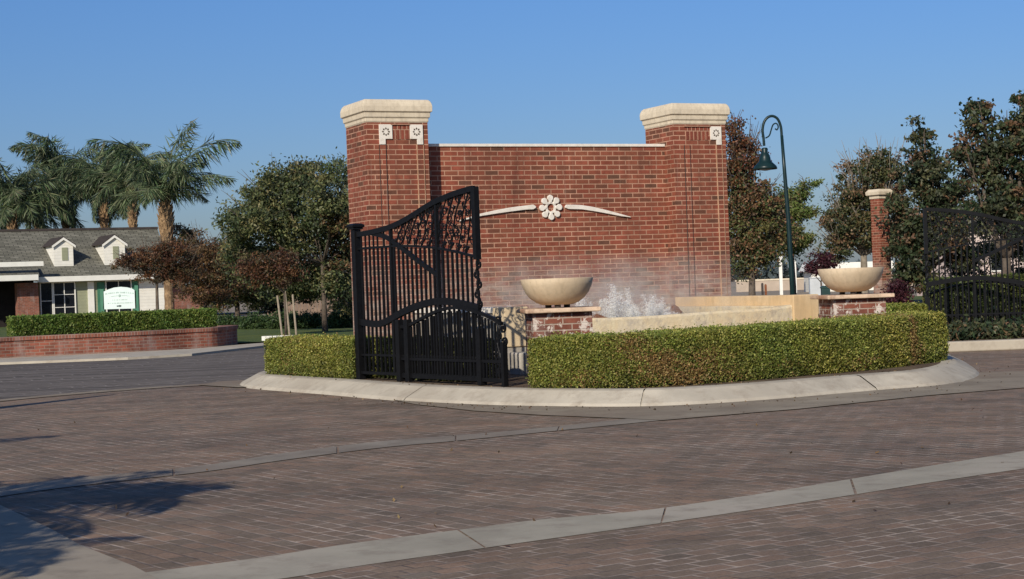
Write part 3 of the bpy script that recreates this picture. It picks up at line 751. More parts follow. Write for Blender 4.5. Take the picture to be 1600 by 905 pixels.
def mat_foam():
    t = NT('white foaming water'); t.base((1,.985,.94), .5)
    tr = t.node('ShaderNodeBsdfTranslucent'); tr.inputs[0].default_value = (1,.98,.93,1)
    mx = t.node('ShaderNodeMixShader'); mx.inputs[0].default_value = .45
    t.l.new(t.b.outputs[0], mx.inputs[1]); t.l.new(tr.outputs[0], mx.inputs[2])
    tp = t.node('ShaderNodeBsdfTransparent'); m2 = t.node('ShaderNodeMixShader'); m2.inputs[0].default_value = .45
    t.l.new(mx.outputs[0], m2.inputs[1]); t.l.new(tp.outputs[0], m2.inputs[2]); t.l.new(m2.outputs[0], t.n['Material Output'].inputs[0])
    return t.m
M['foam'] = mat_foam()
def jet(px, ptop, n, rad, count, label, droplets=.35):
    u, zt = MF.px(px, ptop, n); z0 = .7; t = mthing('water_jet', label, 'water jet', u, n, z0, 'bubbling jets in the fountain')
    h = zt - z0
    k = rng.beta(1.1, 1.5, count); ang = rng.uniform(0, 2*PI, count); r = np.abs(rng.normal(size=count)) * rad * (.35 + .75*(1-k))
    # foaming lobes thrown up at different heights
    nl = 14; lx = rng.normal(size=nl)*rad*.95; ly = rng.normal(size=nl)*rad*.5; lh = h*(rng.uniform(.25, 1, nl)**.8)*np.exp(-(lx/(rad*1.3))**2*.6)
    lr = rng.uniform(.02, .05, nl)
    st = rng.integers(0, nl, count); core = rng.random(count) < .8
    kk = rng.random(count)**1.1
    w_ = lr[st]*(.9 + 1.0*(1-kk))*np.where(core, 1, 2.8)
    P = np.stack([lx[st] + rng.normal(size=count)*w_*.6, ly[st] + rng.normal(size=count)*w_*.6, np.abs(kk*lh[st] + rng.normal(size=count)*.012 + np.where(core, 0, rng.uniform(-.02,.10,count)))], 1)
    count_ = count; sz = np.where(core, rng.uniform(.007, .019, count), rng.uniform(.003, .009, count))
    leaves('spray', P, sz, sz*.8, np.ones((count, 3)), M['foam'], t, up=0)
jet(908, 458, 2.3, .11, 6000, 'low splash of water just right of the left bowl')
jet(955, 440, 2.0, .17, 12000, 'tallest white water jet in the middle of the fountain')
jet(988, 444, 1.9, .19, 14000, 'broad white water jet right of the tallest one')
jet(1025, 456, 1.7, .12, 7500, 'narrow white water jet at the right of the jets')
jet(793, 461, 2.2, .04, 2200, 'small bluish splash left of the left bowl')
# mist
def mat_mist():
    t = NT('fine mist'); t.n.remove(t.b); v = t.coord()
    pv = t.node('ShaderNodeVolumePrincipled'); pv.inputs['Color'].default_value = (1,.98,.91,1); pv.inputs['Anisotropy'].default_value = .2
    sx = t.node('ShaderNodeSeparateXYZ'); t.l.new(v, sx.inputs[0])
    fall = t.ramp(sx.outputs[2], [(0,g3(1)),(.45,g3(.75)),(.86,g3(0))])
    nz = t.ramp(t.noise(v, 2.6, 4, .6, .6), [(.38,g3(0)),(.68,g3(1))])
    xf = t.ramp(t.math('MULTIPLY', sx.outputs[0], .22), [(.0,g3(0)),(.1,g3(.55)),(.55,g3(.9)),(.74,g3(1)),(.86,g3(0))])
    d = t.math('MULTIPLY', t.math('MULTIPLY', fall, nz), t.math('MULTIPLY', xf, .52))
    for (cx_, cy_, cz_, rr_, st_) in MIST:
        vm = t.node('ShaderNodeVectorMath'); vm.operation = 'DISTANCE'; t.l.new(t.map(v, (1,1,1)), vm.inputs[0]); vm.inputs[1].default_value = (cx_, cy_, cz_)
        g = t.ramp(t.math('DIVIDE', vm.outputs['Value'], rr_), [(0,g3(1)),(.45,g3(.45)),(1,g3(0))])
        n2 = t.ramp(t.noise(v, 9, 5, .7, .8), [(.40,g3(0)),(.66,g3(1))])
        d = t.math('ADD', d, t.math('MULTIPLY', t.math('MULTIPLY', g, n2), st_*.3))
    t.l.new(d, pv.inputs['Density']); t.l.new(pv.outputs[0], t.n['Material Output'].inputs['Volume']); return t.m
MIST = []
for a_, b_, n__, rr_, st_ in ((948,462,1.9,.26,16),(985,462,1.75,.30,18),(1022,466,1.5,.20,14),(912,472,2.2,.20,9),(793,466,2.15,.10,10),(965,440,1.7,.42,3.5),(1040,455,1.2,.35,3)):
    u_, z_ = MF.px(a_, b_, n__); MIST.append((u_-(lu0+.2), -n__, z_-.72, rr_, st_))
M['mist'] = mat_mist()
mz = MB().box(-.1, 4.0, -2.55, -.05, 0, .86)
mo = mz.build('fountain_mist', M['mist']); mo.location = MF.w(lu0+.2, 0, .72); mo.rotation_euler = (0,0,ANG)
tag(mo, 'fine pale mist drifting over the fountain and lower brick wall', 'mist', kind='stuff')

# ------------------------------------------------------------------ bowls on pedestals
def pedestal(cx, cy, rz, label):
    t = thing('brick_pedestal', label, 'pedestal', (cx, cy, .14), rz, 'brick pedestals under the bowls')
    MB().box(-.33, .33, -.33, .33, 0, .875-.14).build('shaft', M['brick_pale'], t)
    s = MB(); s.box(-.42, .42, -.42, .42, .877-.14, .925-.14)
    s.build('slab', M['slab'], t, bevel=.012); return t
def bowl(cx, cy, label):
    t = thing('concrete_bowl', label, 'bowl', (cx, cy, .927), 0, 'tan bowls on brick pedestals')
    pr = [(.15,.032),(.175,.034),(.24,.06),(.305,.108),(.355,.172),(.388,.245),(.407,.32),(.402,.326),(.372,.324),(.35,.27),(.30,.19),(.2,.13),(.02,.11)]
    MB().lathe(pr, 64).build('body', M['bowl'], t, smooth=True)
    for q in range(3):
        a = q*2.094+.5; MB().lathe([(.035,0),(.035,.034)], 12, (.12*math.cos(a), .12*math.sin(a))).build('foot', M['dark_wood'], t)
    MB().lathe([(.345,.262),(.34,.272),(.01,.272)], 32).build('fire_glass', M['rust'], t); return t
p1 = (.503, 18.93); p2 = (4.225, 21.13)
pedestal(*p1, R(7), 'square brick pedestal with flaking white patches, nearest the gate')
pedestal(*p2, R(5), 'square brick pedestal behind the hedge, right of the basin')
bowl(*p1, 'tan hemispherical bowl nearest the black gate')
bowl(*p2, 'tan hemispherical bowl right of the basin, before the trees')

# ------------------------------------------------------------------ hedges
HP = [(.17,.19,.035),(.23,.245,.045),(.30,.295,.065),(.10,.125,.022),(.37,.35,.10),(.19,.185,.035),(.12,.14,.025)]
hr = [atz(a, b, .15) for a, b in ((829,607),(915,607),(1000,605.5),(1100,599.5),(1200,592),(1290,584),(1375,576.5),(1480,563))]
hr = catmull(hr, 3)
hedge('box_hedge', 'long clipped green hedge with brown patches in front of the fountain', hr, .62, .145, (.635,.685), HP, 230000, .023, .0145,
      brown=[(.27,.5,.0,.6,1.35),(.19,.22,.3,.9,.8),(.36,.3,.0,.4,.5),(.10,.3,.0,.3,.4),(.855,.085,.0,1,1.7),(.875,.14,0,.4,.6),(.5,.25,0,.25,.4),(.68,.2,.0,.3,.35)])
hl = [(-3.24,22.13,0),(-2.6,21.15,0),(-1.93,20.12,0)]
hedge('box_hedge', 'clipped yellow green hedge left of the open black gate', [Vector(p) for p in hl], .6, .145, (.61,.60), HP, 60000, .024, .015,
      brown=[(.3,.3,0,1,.3)])
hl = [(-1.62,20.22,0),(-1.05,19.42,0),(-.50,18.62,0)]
hedge('box_hedge', 'hedge directly behind the open gate leaf, its leaves coloured dark as shade', [Vector(p) for p in hl], .4, .145, (.60,.58), [(c[0]*.32,c[1]*.36,c[2]*.4) for c in HP], 26000, .034, .020)  # hedge palette darkened to put shade into the leaf colour
hb = [Vector((4.9,25.6,0)), Vector((5.6,25.8,0)), Vector((6.35,26,0))]
hedge('box_hedge', 'low green hedge behind the right bowl, before the far gate', hb, .5, .12, (.66,.66), HP, 30000, .04, .024)

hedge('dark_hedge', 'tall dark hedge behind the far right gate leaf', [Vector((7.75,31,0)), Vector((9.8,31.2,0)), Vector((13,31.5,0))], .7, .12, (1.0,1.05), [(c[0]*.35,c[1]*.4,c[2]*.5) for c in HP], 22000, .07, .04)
# ------------------------------------------------------------------ gates
TOP = [(0.05,1.86),(.30,1.865),(.62,1.885),(.9,1.915),(1.17,1.965),(1.43,2.03),(1.69,2.10),(1.95,2.155),(2.29,2.205),(2.62,2.235)]
MID = [(0.05,1.69),(.6,1.69),(1.1,1.685),(1.66,1.65),(2.16,1.59),(2.62,1.51)]
ARC = [(.05,.83),(.45,.80),(.70,.83),(.98,.91),(1.34,.99),(1.7,1.04),(2.0,1.045),(2.35,1.01),(2.66,.96)]
def itp(tab, x): return float(np.interp(x, [p[0] for p in tab], [p[1] for p in tab]))
ZB = .15
def L3(tab, y=0): return [(x, y, z-ZB) for x, z in tab]
def smooth3(tab, y=0):
    c = catmull([Vector((x, y, z-ZB)) for x, z in tab], 5); return c
def spiral(mb, cx, cz, r, dir_, a0, y=0, turns=1.4, rod=.0068):
    pts = []
    for i in range(17):
        t = i/16; a = a0 + dir_*turns*2*PI*t; rr = r*(1-.82*t); pts.append((cx+rr*math.cos(a), y, cz+rr*math.sin(a)))
    mb.tube(pts, rod, 4)
    return pts[0]
def make_gate(name, label, group):
    t = thing(name, label, 'gate', (0,0,0), 0, group); I = M['iron']
    b = MB().box(.0,.085,-.045,.045,-.02,1.77); b.build('hinge_post', I, t, bevel=.004)
    MB().square_rings([(-.02,.105,-.065,.065,1.772),(-.02,.105,-.065,.065,1.79),(-.035,.12,-.08,.08,1.80),(-.035,.12,-.08,.08,1.825),(-.01,.095,-.05,.05,1.84),(.03,.055,-.01,.01,1.845)]).build('post_cap', I, t)
    MB().box(2.615,2.675,-.035,.035,1.33,2.10).build('stile', I, t, bevel=.004)
    MB().box(2.615,2.69,-.04,.04,0,.60).build('stile', I, t, bevel=.004)
    def rail(nm, tab, w, h):
        P = smooth3(tab); mb = MB(); n0 = len(P)
        for i, p in enumerate(P):
            q = P[min(i+1,n0-1)] - P[max(i-1,0)]; q.normalize(); nx = Vector((-q.z,0,q.x))
            for sx, sy in ((-1,-1),(1,-1),(1,1),(-1,1)):
                v = p + nx*(sx*h/2); mb.v.append((v.x, sy*w/2, v.z))
            if i:
                for k in range(4):
                    a = (i-1)*4; mb.f.append((a+k, a+(k+1)%4, a+4+(k+1)%4, a+4+k))
        mb.f += [(0,1,2,3), tuple(len(mb.v)-4+k for k in (3,2,1,0))]
        mb.build(nm, I, t, recalc=True)
    rail('shadow_rail', [(.42,1.86),(.75,1.80),(1.1,1.66),(1.5,1.48),(1.86,1.33)], .03, .05)  # dark bar added in place of a diagonal shadow on the pillar
    rail('top_rail', TOP, .05, .06); rail('middle_rail', MID, .03, .025); rail('arched_rail', ARC, .045, .075)
    MB().box(.08,2.62,-.015,.015,.275,.30).build('bottom_rail', I, t); MB().box(.08,2.62,-.02,.02,.06,.095).build('bottom_rail', I, t)
    for k in range(26):
        x = .17 + k*.0945
        MB().box(x-.011,x+.011,-.011,.011,.097,itp(MID,x)-ZB-.012).build('picket', I, t)
    for x in (.17,.265,.36,.455,.55,.70):
        MB().box(x-.0085,x+.0085,-.0085,.0085,itp(MID,x)-ZB+.012,itp(TOP,x)-ZB-.03).build('picket', I, t)
    for x in (.86, 1.86): MB().box(x-.018,x+.018,-.018,.018,.1,itp(TOP,x)-ZB-.03).build('upright', I, t)
    sc = MB(); rs = random.Random(5)
    x = .98
    while x < 2.58:
        z0 = itp(MID,x)-ZB+.012; z1 = itp(TOP,x)-ZB-.03; hgt = z1-z0
        x2 = min(x+.22, 2.6); zt_ = itp(TOP,x2)-ZB-.03
        stem = [Vector((x-.06,0,z0)), Vector((x+.02,0,z0+hgt*.35)), Vector((x+.06,0,z0+hgt*.65)), Vector((x2-.03,0,zt_))]
        sc.tube(catmull(stem,4), .009, 4)
        nsp = max(1, int(hgt/.095))
        for q in range(nsp+1):
            f = (q+.4)/(nsp+.7); r = rs.uniform(.035,.06); sd = 1 if q%2 else -1
            cxp = x + .07*f + sd*r*1.1; czp = z0+hgt*f
            spiral(sc, cxp, czp, r, sd*(1 if rs.random()<.7 else -1), rs.uniform(0,6.28))
            if rs.random() < .9: spiral(sc, cxp+sd*r*.6, czp+r*1.0, r*.6, -sd, rs.uniform(0,6.28), turns=1.1)
            lw = cxp - sd*r; sc.tube([(lw,0,czp),(lw+.012,0.0,czp+.03),(lw+.03*sd,0,czp+.055)], [.004,.016,.002], 4)
        x += .15
    sc.build('scrollwork', I, t)
    # ornamental scroll chain down the closing edge
    ch = MB()
    zc = 1.31; cx0 = 2.645; sgn = 1
    while zc > .62:
        r = .055
        spiral(ch, cx0 + sgn*.03, zc-.03, r, sgn, PI/2, turns=1.3, rod=.013)
        ch.tube([(cx0-sgn*.03,0,zc+.05),(cx0+sgn*.02,0,zc+.01),(cx0-sgn*.015,0,zc-.07)], [.012,.02,.012], 5)
        zc -= .105; sgn = -sgn
    ch.build('edge_scrolls', I, t)
    return t
G0 = atz(561.5, 592, ZB); G1 = atz(757, 602, ZB)
ga = math.atan2(G1.y-G0.y, G1.x-G0.x)
gate = make_gate('iron_gate', 'open black iron gate leaf on the kerb before the left pillar', 'tall scrolled iron gate leaves')
gate.location = G0; gate.rotation_euler.z = ga
# right gate: high end toward the left of the picture
gr1 = atY(1446, 400, 28.6)
dirR = R(177)
gate2 = copy_tree(gate); gate2['label'] = 'black iron gate leaf before the shrubs at the far right'
Lg = 2.66
gate2.location = (gr1.x - math.cos(dirR)*Lg, gr1.y - math.sin(dirR)*Lg, .13); gate2.rotation_euler.z = dirR
# low arched side panel beside the left gate
def make_panel(name, label, group):
    t = thing(name, label, 'gate panel', (0,0,0), 0, group); I = M['iron']
    AR = [(.0,.76),(.25,.79),(.55,.87),(.9,.95),(1.2,.975),(1.5,.95),(1.85,.88),(2.1,.80)]
    mb = MB(); mb.tube(smooth3(AR), .024, 4); mb.build('arched_rail', I, t)
    MB().box(-.03,.05,-.035,.035,-.01,.70).build('post', I, t, bevel=.003); MB().box(.16,.24,-.035,.035,-.01,.70).build('post', I, t, bevel=.003)
    MB().box(2.10,2.145,-.03,.03,-.01,.46).build('post', I, t, bevel=.003)
    MB().box(.05,2.10,-.015,.015,.24,.27).build('bottom_rail', I, t); MB().box(.05,2.10,-.015,.015,.04,.08).build('bottom_rail', I, t)
    for k in range(30):
        x = .28 + k*.0605
        MB().box(x-.009,x+.009,-.009,.009,.082,itp(AR,x)-ZB-.03).build('picket', I, t)
    ch = MB()
    for k, (x, z, s_) in enumerate(((2.03,.68,1),(2.12,.60,-1),(2.05,.53,1),(2.15,.46,-1),(2.02,.38,1),(2.03,.27,-1),(2.03,.15,1))):
        spiral(ch, x, z, .05, s_, k, turns=1.3, rod=.012)
    ch.tube([(2.0,0,.70),(2.05,0,.6),(2.01,0,.45),(2.06,0,.3),(2.01,0,.1)], .014, 5)
    ch.build('edge_scrolls', I, t)
    return t
pn = make_panel('arched_panel', 'low arched black iron panel just behind the open gate leaf', 'low arched panels behind the gate leaves')
q0 = atz(617, 596.5, ZB); gd = Vector((math.cos(ga), math.sin(ga), 0)); gn = Vector((-gd.y, gd.x, 0))
pn.location = q0 + gn*.10 - gd*.04; pn.rotation_euler.z = ga
pn2 = copy_tree(pn); pn2['label'] = 'low arched black iron panel behind the far right gate leaf'
pn2.location = Vector(gate2.location) + Vector((math.cos(dirR)*.45, math.sin(dirR)*.45+.25, 0)); pn2.rotation_euler.z = dirR
# gate leaf standing outside the picture on the left: its shadow falls on the pavers
gate3 = copy_tree(gate); gate3['label'] = 'black iron gate leaf at the left entrance'
gate3.location = (-8.03, 15.1, .1); gate3.rotation_euler.z = R(59)

# ------------------------------------------------------------------ street lamp
lpb = atY(1238.5, 462, 38); lbase = (lpb.x+.01, 38, .12)
lt = thing('street_lamp', 'dark green street lamp with curved arm right of the monument', 'street lamp', lbase)
def lp(px, py): p = atY(px, py, 38); return Vector((p.x-lbase[0], 0, p.z-lbase[2]))
polepts = [Vector((0,0,0)), lp(1237,430), lp(1232,345), lp(1226,270), lp(1221.5,212)]
mb = MB(); mb.tube(polepts, [.062,.057,.05,.042,.034], 12); mb.build('pole', M['green_metal'], lt, smooth=True)
MB().lathe([(.15,0),(.15,.08),(.11,.14),(.10,.55),(.085,.62)], 16).build('base', M['green_metal'], lt)
arc = [lp(1221.5,214), lp(1220,198), lp(1215,186), lp(1207,181.5), lp(1199,184), lp(1193.5,192), lp(1191.5,204), lp(1193,216), lp(1194,228)]
mb = MB(); mb.tube(catmull(arc,5), .030, 8); mb.build('arm', M['green_metal'], lt, smooth=True)
mb = MB(); mb.tube(catmull([lp(1196,216), lp(1202,212), lp(1205,203), lp(1208,195), lp(1213,193), lp(1216,198), lp(1214,203), lp(1211,201)],4), .016, 6); mb.build('scroll_brace', M['green_metal'], lt)
sc_ = lp(1195, 240); hx = sc_.x
def zz(py): return lp(1195,py).z
sh = MB().lathe([(.05,zz(231)),(.075,zz(233)),(.06,zz(238)),(.085,zz(240)),(.12,zz(246)),(.13,zz(251)),(.16,zz(254)),(.25,zz(260)),(.27,zz(264)),(.255,zz(265)),(.1,zz(256))], 28, (hx,0))
sh.build('lamp_shade', M['green_metal'], lt, smooth=True)
MB().lathe([(.10,zz(258)),(.15,zz(263)),(.12,zz(266)),(.02,zz(267))], 16, (hx,0)).build('bulb_cover', M['lamp_glass'], lt, smooth=True)

# ------------------------------------------------------------------ far brick column
cb = atY(1379, 440, 45)
ct = thing('brick_column', 'slim distant brick column with cream cap among the trees', 'column', (cb.x, 45, 0), R(30))
MB().box(-.17,.17,-.17,.17,0,3.12).build('shaft', M['brick'], ct)
MB().square_rings([(-.19,.19,-.19,.19,3.122),(-.19,.19,-.19,.19,3.2),(-.25,.25,-.25,.25,3.22),(-.26,.26,-.26,.26,3.30),(-.20,.20,-.20,.20,3.37)]).build('cap', M['cream'], ct)

# ------------------------------------------------------------------ left planter, hedge, sign
pl = [atz(a, b, 0) for a, b in ((-120,572),(0,563.5),(100,558.5),(200,553.5),(290,548),(340,545),(365,541.5))]
pp = catmull([Vector((p.x,p.y,0)) for p in pl] + [Vector((pl[-1].x-.02, pl[-1].y+.6,0)), Vector((pl[-1].x-.5, pl[-1].y+1.2,0))], 5)
o0 = pp[0].copy(); pt = thing('brick_planter', 'long low curved red brick planter wall by the street', 'planter', (o0.x,o0.y,0))
def ribbon(path, th, z0, z1, name, mat, parent, lip=0):
    fr = [p-o0 for p in offset(path, -lip)]; bk = [p-o0 for p in offset(path, th)]; mb = MB(); s = 0
    for i in range(len(path)-1):
        a, b, c, d = fr[i], fr[i+1], bk[i+1], bk[i]; l = (b-a).length
        mb.poly([(a.x,a.y,z0),(b.x,b.y,z0),(b.x,b.y,z1),(a.x,a.y,z1)], [(s,z0),(s+l,z0),(s+l,z1),(s,z1)])
        mb.poly([(a.x,a.y,z1),(b.x,b.y,z1),(c.x,c.y,z1),(d.x,d.y,z1)], [(s,0),(s+l,0),(s+l,th),(s,th)])
        mb.poly([(d.x,d.y,z0),(a.x,a.y,z0),(a.x,a.y,z1),(d.x,d.y,z1)][::1]) if i == 0 else None
        mb.poly([(c.x,c.y,z0),(d.x,d.y,z0),(d.x,d.y,z1),(c.x,c.y,z1)]); s += l
    a, b = fr[-1], bk[-1]; mb.poly([(a.x,a.y,z0),(b.x,b.y,z0),(b.x,b.y,z1),(a.x,a.y,z1)])
    return mb.build(name, M[mat], parent)
ribbon(pp, .3, 0, .40, 'wall', 'brick_far', pt)
M['brick_cope'] = mat_brick('upright coping brick', w=.0677, h=.12, mortar=(.30,.20,.15), reds=[(0,(.2,.07,.045)),(1,(.3,.1,.06))], grime=.5)
ribbon(pp, .33, .402, .485, 'coping', 'brick_cope', pt, .03)
so = MB(); so.poly([((p-o0).x,(p-o0).y,.38) for p in offset(pp,.2)] + [(0,5,.38)]); so.build('soil', M['dirt'], pt)
PH = [(.07,.125,.022),(.10,.16,.028),(.14,.20,.04),(.045,.085,.016),(.18,.22,.05)]
hf = [atY(20,511,38.2), atY(110,505,38.7), atY(200,499,39.3), atY(280,495,39.8), atY(338,491,40.2)]
hf = catmull([Vector((p.x,p.y,0)) for p in hf], 4)
hedge('box_hedge', 'clipped dark green hedge above the curved brick planter wall', hf, 1.0, .38, (.86,.86), PH, 60000, .055, .035)
sY = 42.0
sg = [atY(x, y, sY) for x, y in ((161.5,488),(212.5,486))]
sgt = thing('entry_sign', 'pale mint arched sign on green posts above the planter hedge', 'sign', (sg[0].x, sY, .4), 0)
def sp(px, py): p = atY(px, py, sY); return (p.x-sg[0].x, p.z-.4)
bd = [sp(161.5,483.5), sp(213,482), sp(212,454.5), sp(206,451), sp(198,449), sp(188,448.3), sp(178,449.5), sp(169,452.5), sp(161.5,456)]
board = MB().slab(bd, 0, .04).build('board', M['sign_white'], sgt, recalc=True)
def mark(pts, mat='sign_ink', name='lettering', r=.007, par=None):
    return pts
ink = MB()
def inkbox(px, py, w, h):
    x, z = sp(px, py); s_ = sY/F; ink.box(x-w*s_/2, x+w*s_/2, -.004, .0, z-h*s_/2, z+h*s_/2)
xx = 165.0; rs = random.Random(3)
while xx < 209:                                     # top line, arched
    f = (xx-187)/24; inkbox(xx, 457.2+f*f*2.2-(.02*(xx-187)), rs.choice((1.0,1.3,.8)), 2.0); xx += rs.choice((1.7,1.7,1.9,2.8))
for y0, a, b, h in ((468.6,176,199,1.2),(473.6,169,207,1.3)):
    xx = a
    while xx < b: inkbox(xx, y0-.03*(xx-187), rs.choice((.8,1.1,.6)), h); xx += rs.choice((1.3,1.3,1.5,2.4))
ink.build('lettering', M['sign_ink'], board)
em = MB(); cx_, cz_ = sp(187,462.2)
for q in range(8): em.slab(petal(cx_, cz_, q*PI/4, .008, .036, .010), -.004, 0)
for sgn in (-1,1):
    pts = [(cx_+sgn*.05, cz_+.006),(cx_+sgn*.15, cz_+.002),(cx_+sgn*.26, cz_-.022),(cx_+sgn*.15, cz_-.008),(cx_+sgn*.05, cz_-.006)]
    em.slab(pts if sgn > 0 else pts[::-1], -.004, 0)
em.build('flower_logo', M['sign_ink'], board, recalc=True)
ar = MB(); ax, az = sp(186.5,478.2); ar.slab([(ax-.065,az-.014),(ax+.005,az-.014),(ax+.005,az-.032),(ax+.06,az),(ax+.005,az+.032),(ax+.005,az+.014),(ax-.065,az+.014)], -.005, 0)
ar.build('arrow', M['sign_dark'], board, recalc=True)
for px_ in (159.6, 213.6):
    x, _ = sp(px_, 470); zt_ = sp(px_, 452 if px_ < 180 else 446)[1]
    MB().box(x-.045, x+.045, .0, .09, -.05, zt_).build('post', M['green_paint'], sgt)

# ------------------------------------------------------------------ house
hP = atY(28, 470, 84); HF = Frame((hP.x, hP.y), R(28))
ht = thing('guard_house', 'single storey white and sage house with grey shingle roof and two dormers', 'house', (hP.x, hP.y, 0), R(28))
def hx_(px, py, n=0): return HF.px(px, py, n)
def hbox(name, mat, px0, px1, py0, py1, n0, n1, par=ht, zb=None, bevel=0):
    u0, _ = hx_(px0, (py0+py1)/2, n1); u1, _ = hx_(px1, (py0+py1)/2, n1); zt_ = hx_((px0+px1)/2, py0, n1)[1]; zb_ = hx_((px0+px1)/2, py1, n1)[1] if zb is None else zb
    return MB().box(u0, u1, -n1, -n0, zb_, zt_).build(name, M[mat], par, bevel=bevel)
zE = hx_(160, 432, .5)[1]; uR = hx_(258, 430, 0)[0]; uL = hx_(-60, 440, 0)[0]
uB0 = hx_(62,470,0)[0]; uS = hx_(218,470,0)[0]
MB().box(uB0, uS, 0, .3, 0, zE).build('wall', M['sage_siding'], ht)
MB().box(uS+.002, uR, .0, .3, 0, zE).build('wall', M['white_siding'], ht)
MB().box(uL, uB0-.002, 1.2, 1.5, 0, zE).build('wall', M['dark_void'], ht)
MB().box(uR-.3, uR-.002, .302, 7.5, 0, zE+.5).build('wall', M['white_siding'], ht)
hbox('brick_pier', 'brick_far', 28, 61, 442, 515, .0, .6, zb=0)
u0b, u1b = hx_(272,470,-.5)[0], hx_(320,470,-.5)[0]
MB().box(uR+.02, u1b, .5, 1.0, 0, hx_(300,449,-.5)[1]).build('side_brick_wall', M['brick_far'], ht)
# roof
uRr, zR = hx_(246, 357.5, -4.2); uLr = hx_(30, 362, -4.2)[0]
zR = (zR + hx_(40, 361, -4.2)[1])/2
ev = .55; uEr = hx_(266, 426, ev)[0]; uEl = hx_(-70, 440, ev)[0]
rm = MB()
rm.poly([(uEl,-ev,zE),(uEr,-ev,zE),(uRr,4.2,zR),(uLr-3,4.2,zR)], [(uEl,0),(uEr,0),(uRr,5.3),(uLr-3,5.3)])
rm.poly([(uEr,-ev,zE),(uEr,9,zE),(uRr,4.2,zR)]); rm.poly([(uEl,9,zE),(uEl,-ev,zE),(uLr-3,4.2,zR)]); rm.poly([(uEr,9,zE),(uEl,9,zE),(uLr-3,4.2,zR),(uRr,4.2,zR)])
roof = rm.build('roof', M['roof'], ht)
MB().box(uLr-3, uRr, 4.1, 4.3, zR-.02, zR+.1).build('ridge_cap', M['dark_wood'], roof)
MB().box(uB0-.2, uEr+.02, -ev-.06, -ev-.002, zE-.2, zE+.06).build('gutter', M['white_trim'], ht)
MB().box(uB0-.2, uEr, -ev, .0, zE-.14, zE-.06).build('soffit', M['white_trim'], ht)
# pilaster, windows, shutters
hbox('corner_board', 'white_trim', 138, 147.5, 440, 500, .0, .08, zb=.2)
def window(x0, x1, y0, y1, nv, nh, n=0, par=ht, th=.09):
    u0 = hx_(x0, (y0+y1)/2, n)[0]; u1 = hx_(x1, (y0+y1)/2, n)[0]; zt_ = hx_((x0+x1)/2, y0, n)[1]; zb_ = hx_((x0+x1)/2, y1, n)[1]
    w = .05; y_ = -n
    fr = MB(); fr.box(u0,u0+w,y_-th,y_,zb_,zt_); fr.box(u1-w,u1,y_-th,y_,zb_,zt_); fr.box(u0+w,u1-w,y_-th,y_,zb_,zb_+w); fr.box(u0+w,u1-w,y_-th,y_,zt_-w,zt_)
    for k in range(1,nv): x = u0+(u1-u0)*k/nv; fr.box(x-.018,x+.018,y_-th*.8,y_-.01,zb_+w,zt_-w)
    for k in range(1,nh): z = zb_+(zt_-zb_)*k/nh; fr.box(u0+w,u1-w,y_-th*.75,y_-.012,z-.015,z+.015)
    wn = fr.build('window', M['white_trim'], par)
    MB().box(u0+.02,u1-.02,y_-.03,y_-.004,zb_+.02,zt_-.02).build('pane', M['glass'], wn)
window(83,118,440.5,500,2,3); window(62.5,82.5,441,500,1,2); window(165,206,438,500,2,2)
hbox('shutter', 'green_paint', 153, 164, 441, 498, .0, .07); hbox('shutter', 'green_paint', 207, 216, 438, 498, .0, .07)
# dormers
def dormer(xl, xr, yt_l, yt, ybot, xp):
    n = -.55
    u0 = hx_(xl, 400, n)[0]; u1 = hx_(xr, 400, n)[0]; zb_ = hx_(xr, ybot, n)[1]; ze = hx_(xr, yt_l, n)[1]; zp = hx_(xp, yt, n)[1]; um = (u0+u1)/2
    dp = 2.6
    d = MB(); d.slab([(u0,zb_),(u1,zb_),(u1,ze),(um,zp-.08),(u0,ze)], -n, -n+dp); dm = d.build('dormer', M['white_siding'], ht, recalc=True)
    r_ = MB(); o_ = .14; th = .05; y0, y1 = -n-.10, -n+dp+.5
    for s_, ua in ((-1,u0-o_),(1,u1+o_)):
        sl = (zp-ze)/((u1-u0)/2); zl = ze - sl*o_
        p = [(ua,zl),(um,zp),(um,zp+th),(ua,zl+th)]
        r_.slab(p if s_ > 0 else p[::-1], y0, y1)
    r_.build('dormer_roof', M['dark_wood'], dm, recalc=True)
    tb = MB()
    for s_, ua in ((-1,u0-o_+.03),(1,u1+o_-.03)):
        sl = (zp-ze)/((u1-u0)/2); zl = ze - sl*(o_-.03)
        p = [(ua,zl-.13),(um,zp-.13),(um,zp-.005),(ua,zl-.005)]; tb.slab(p, y0-.02, y0+.03)
    tb.build('bargeboard', M['white_trim'], dm, recalc=True)
    wz0, wz1 = zb_+(ze-zb_)*.36, zb_+(ze-zb_)*.86; w2 = .15
    MB().box(um-w2+.06,um+w2+.06,-n-.03,-n-.002,wz0,wz1).build('louvre', M['sage_siding'], dm)
    MB().box(u0-.02,u1+.03,-n-.05,-n-.002,zb_-.02,zb_+.12).build('sill', M['white_trim'], dm)
dormer(84.5,114.5,381,371,421,98); dormer(163,195.5,379,367.5,419,178.5)
# carport beams on the left
def beam(x0,x1,y0,y1,n,par=ht,name='porch_beam'):
    u0,zt_ = hx_(x0,y0,n); u1,_ = hx_(x1,y0,n); zb_ = hx_(x0,y1,n)[1]
    MB().box(u0,u1,-n,-n+.25,zb_,zt_).build(name, M['white_trim'], par)
beam(-80,60,433,442,1.6); beam(-80,68,412,419.5,1.2)
MB().poly([(hx_(-90,434,1.5)[0],-1.5,hx_(0,434,1.5)[1]),(hx_(62,434,1.5)[0],-1.5,hx_(0,434,1.5)[1]),(hx_(68,412,1.2)[0],0.2,hx_(40,415,1.2)[1]-.02),(hx_(-90,412,1.2)[0],0.2,hx_(40,415,1.2)[1]-.02)]).build('porch_roof', M['roof'], ht)
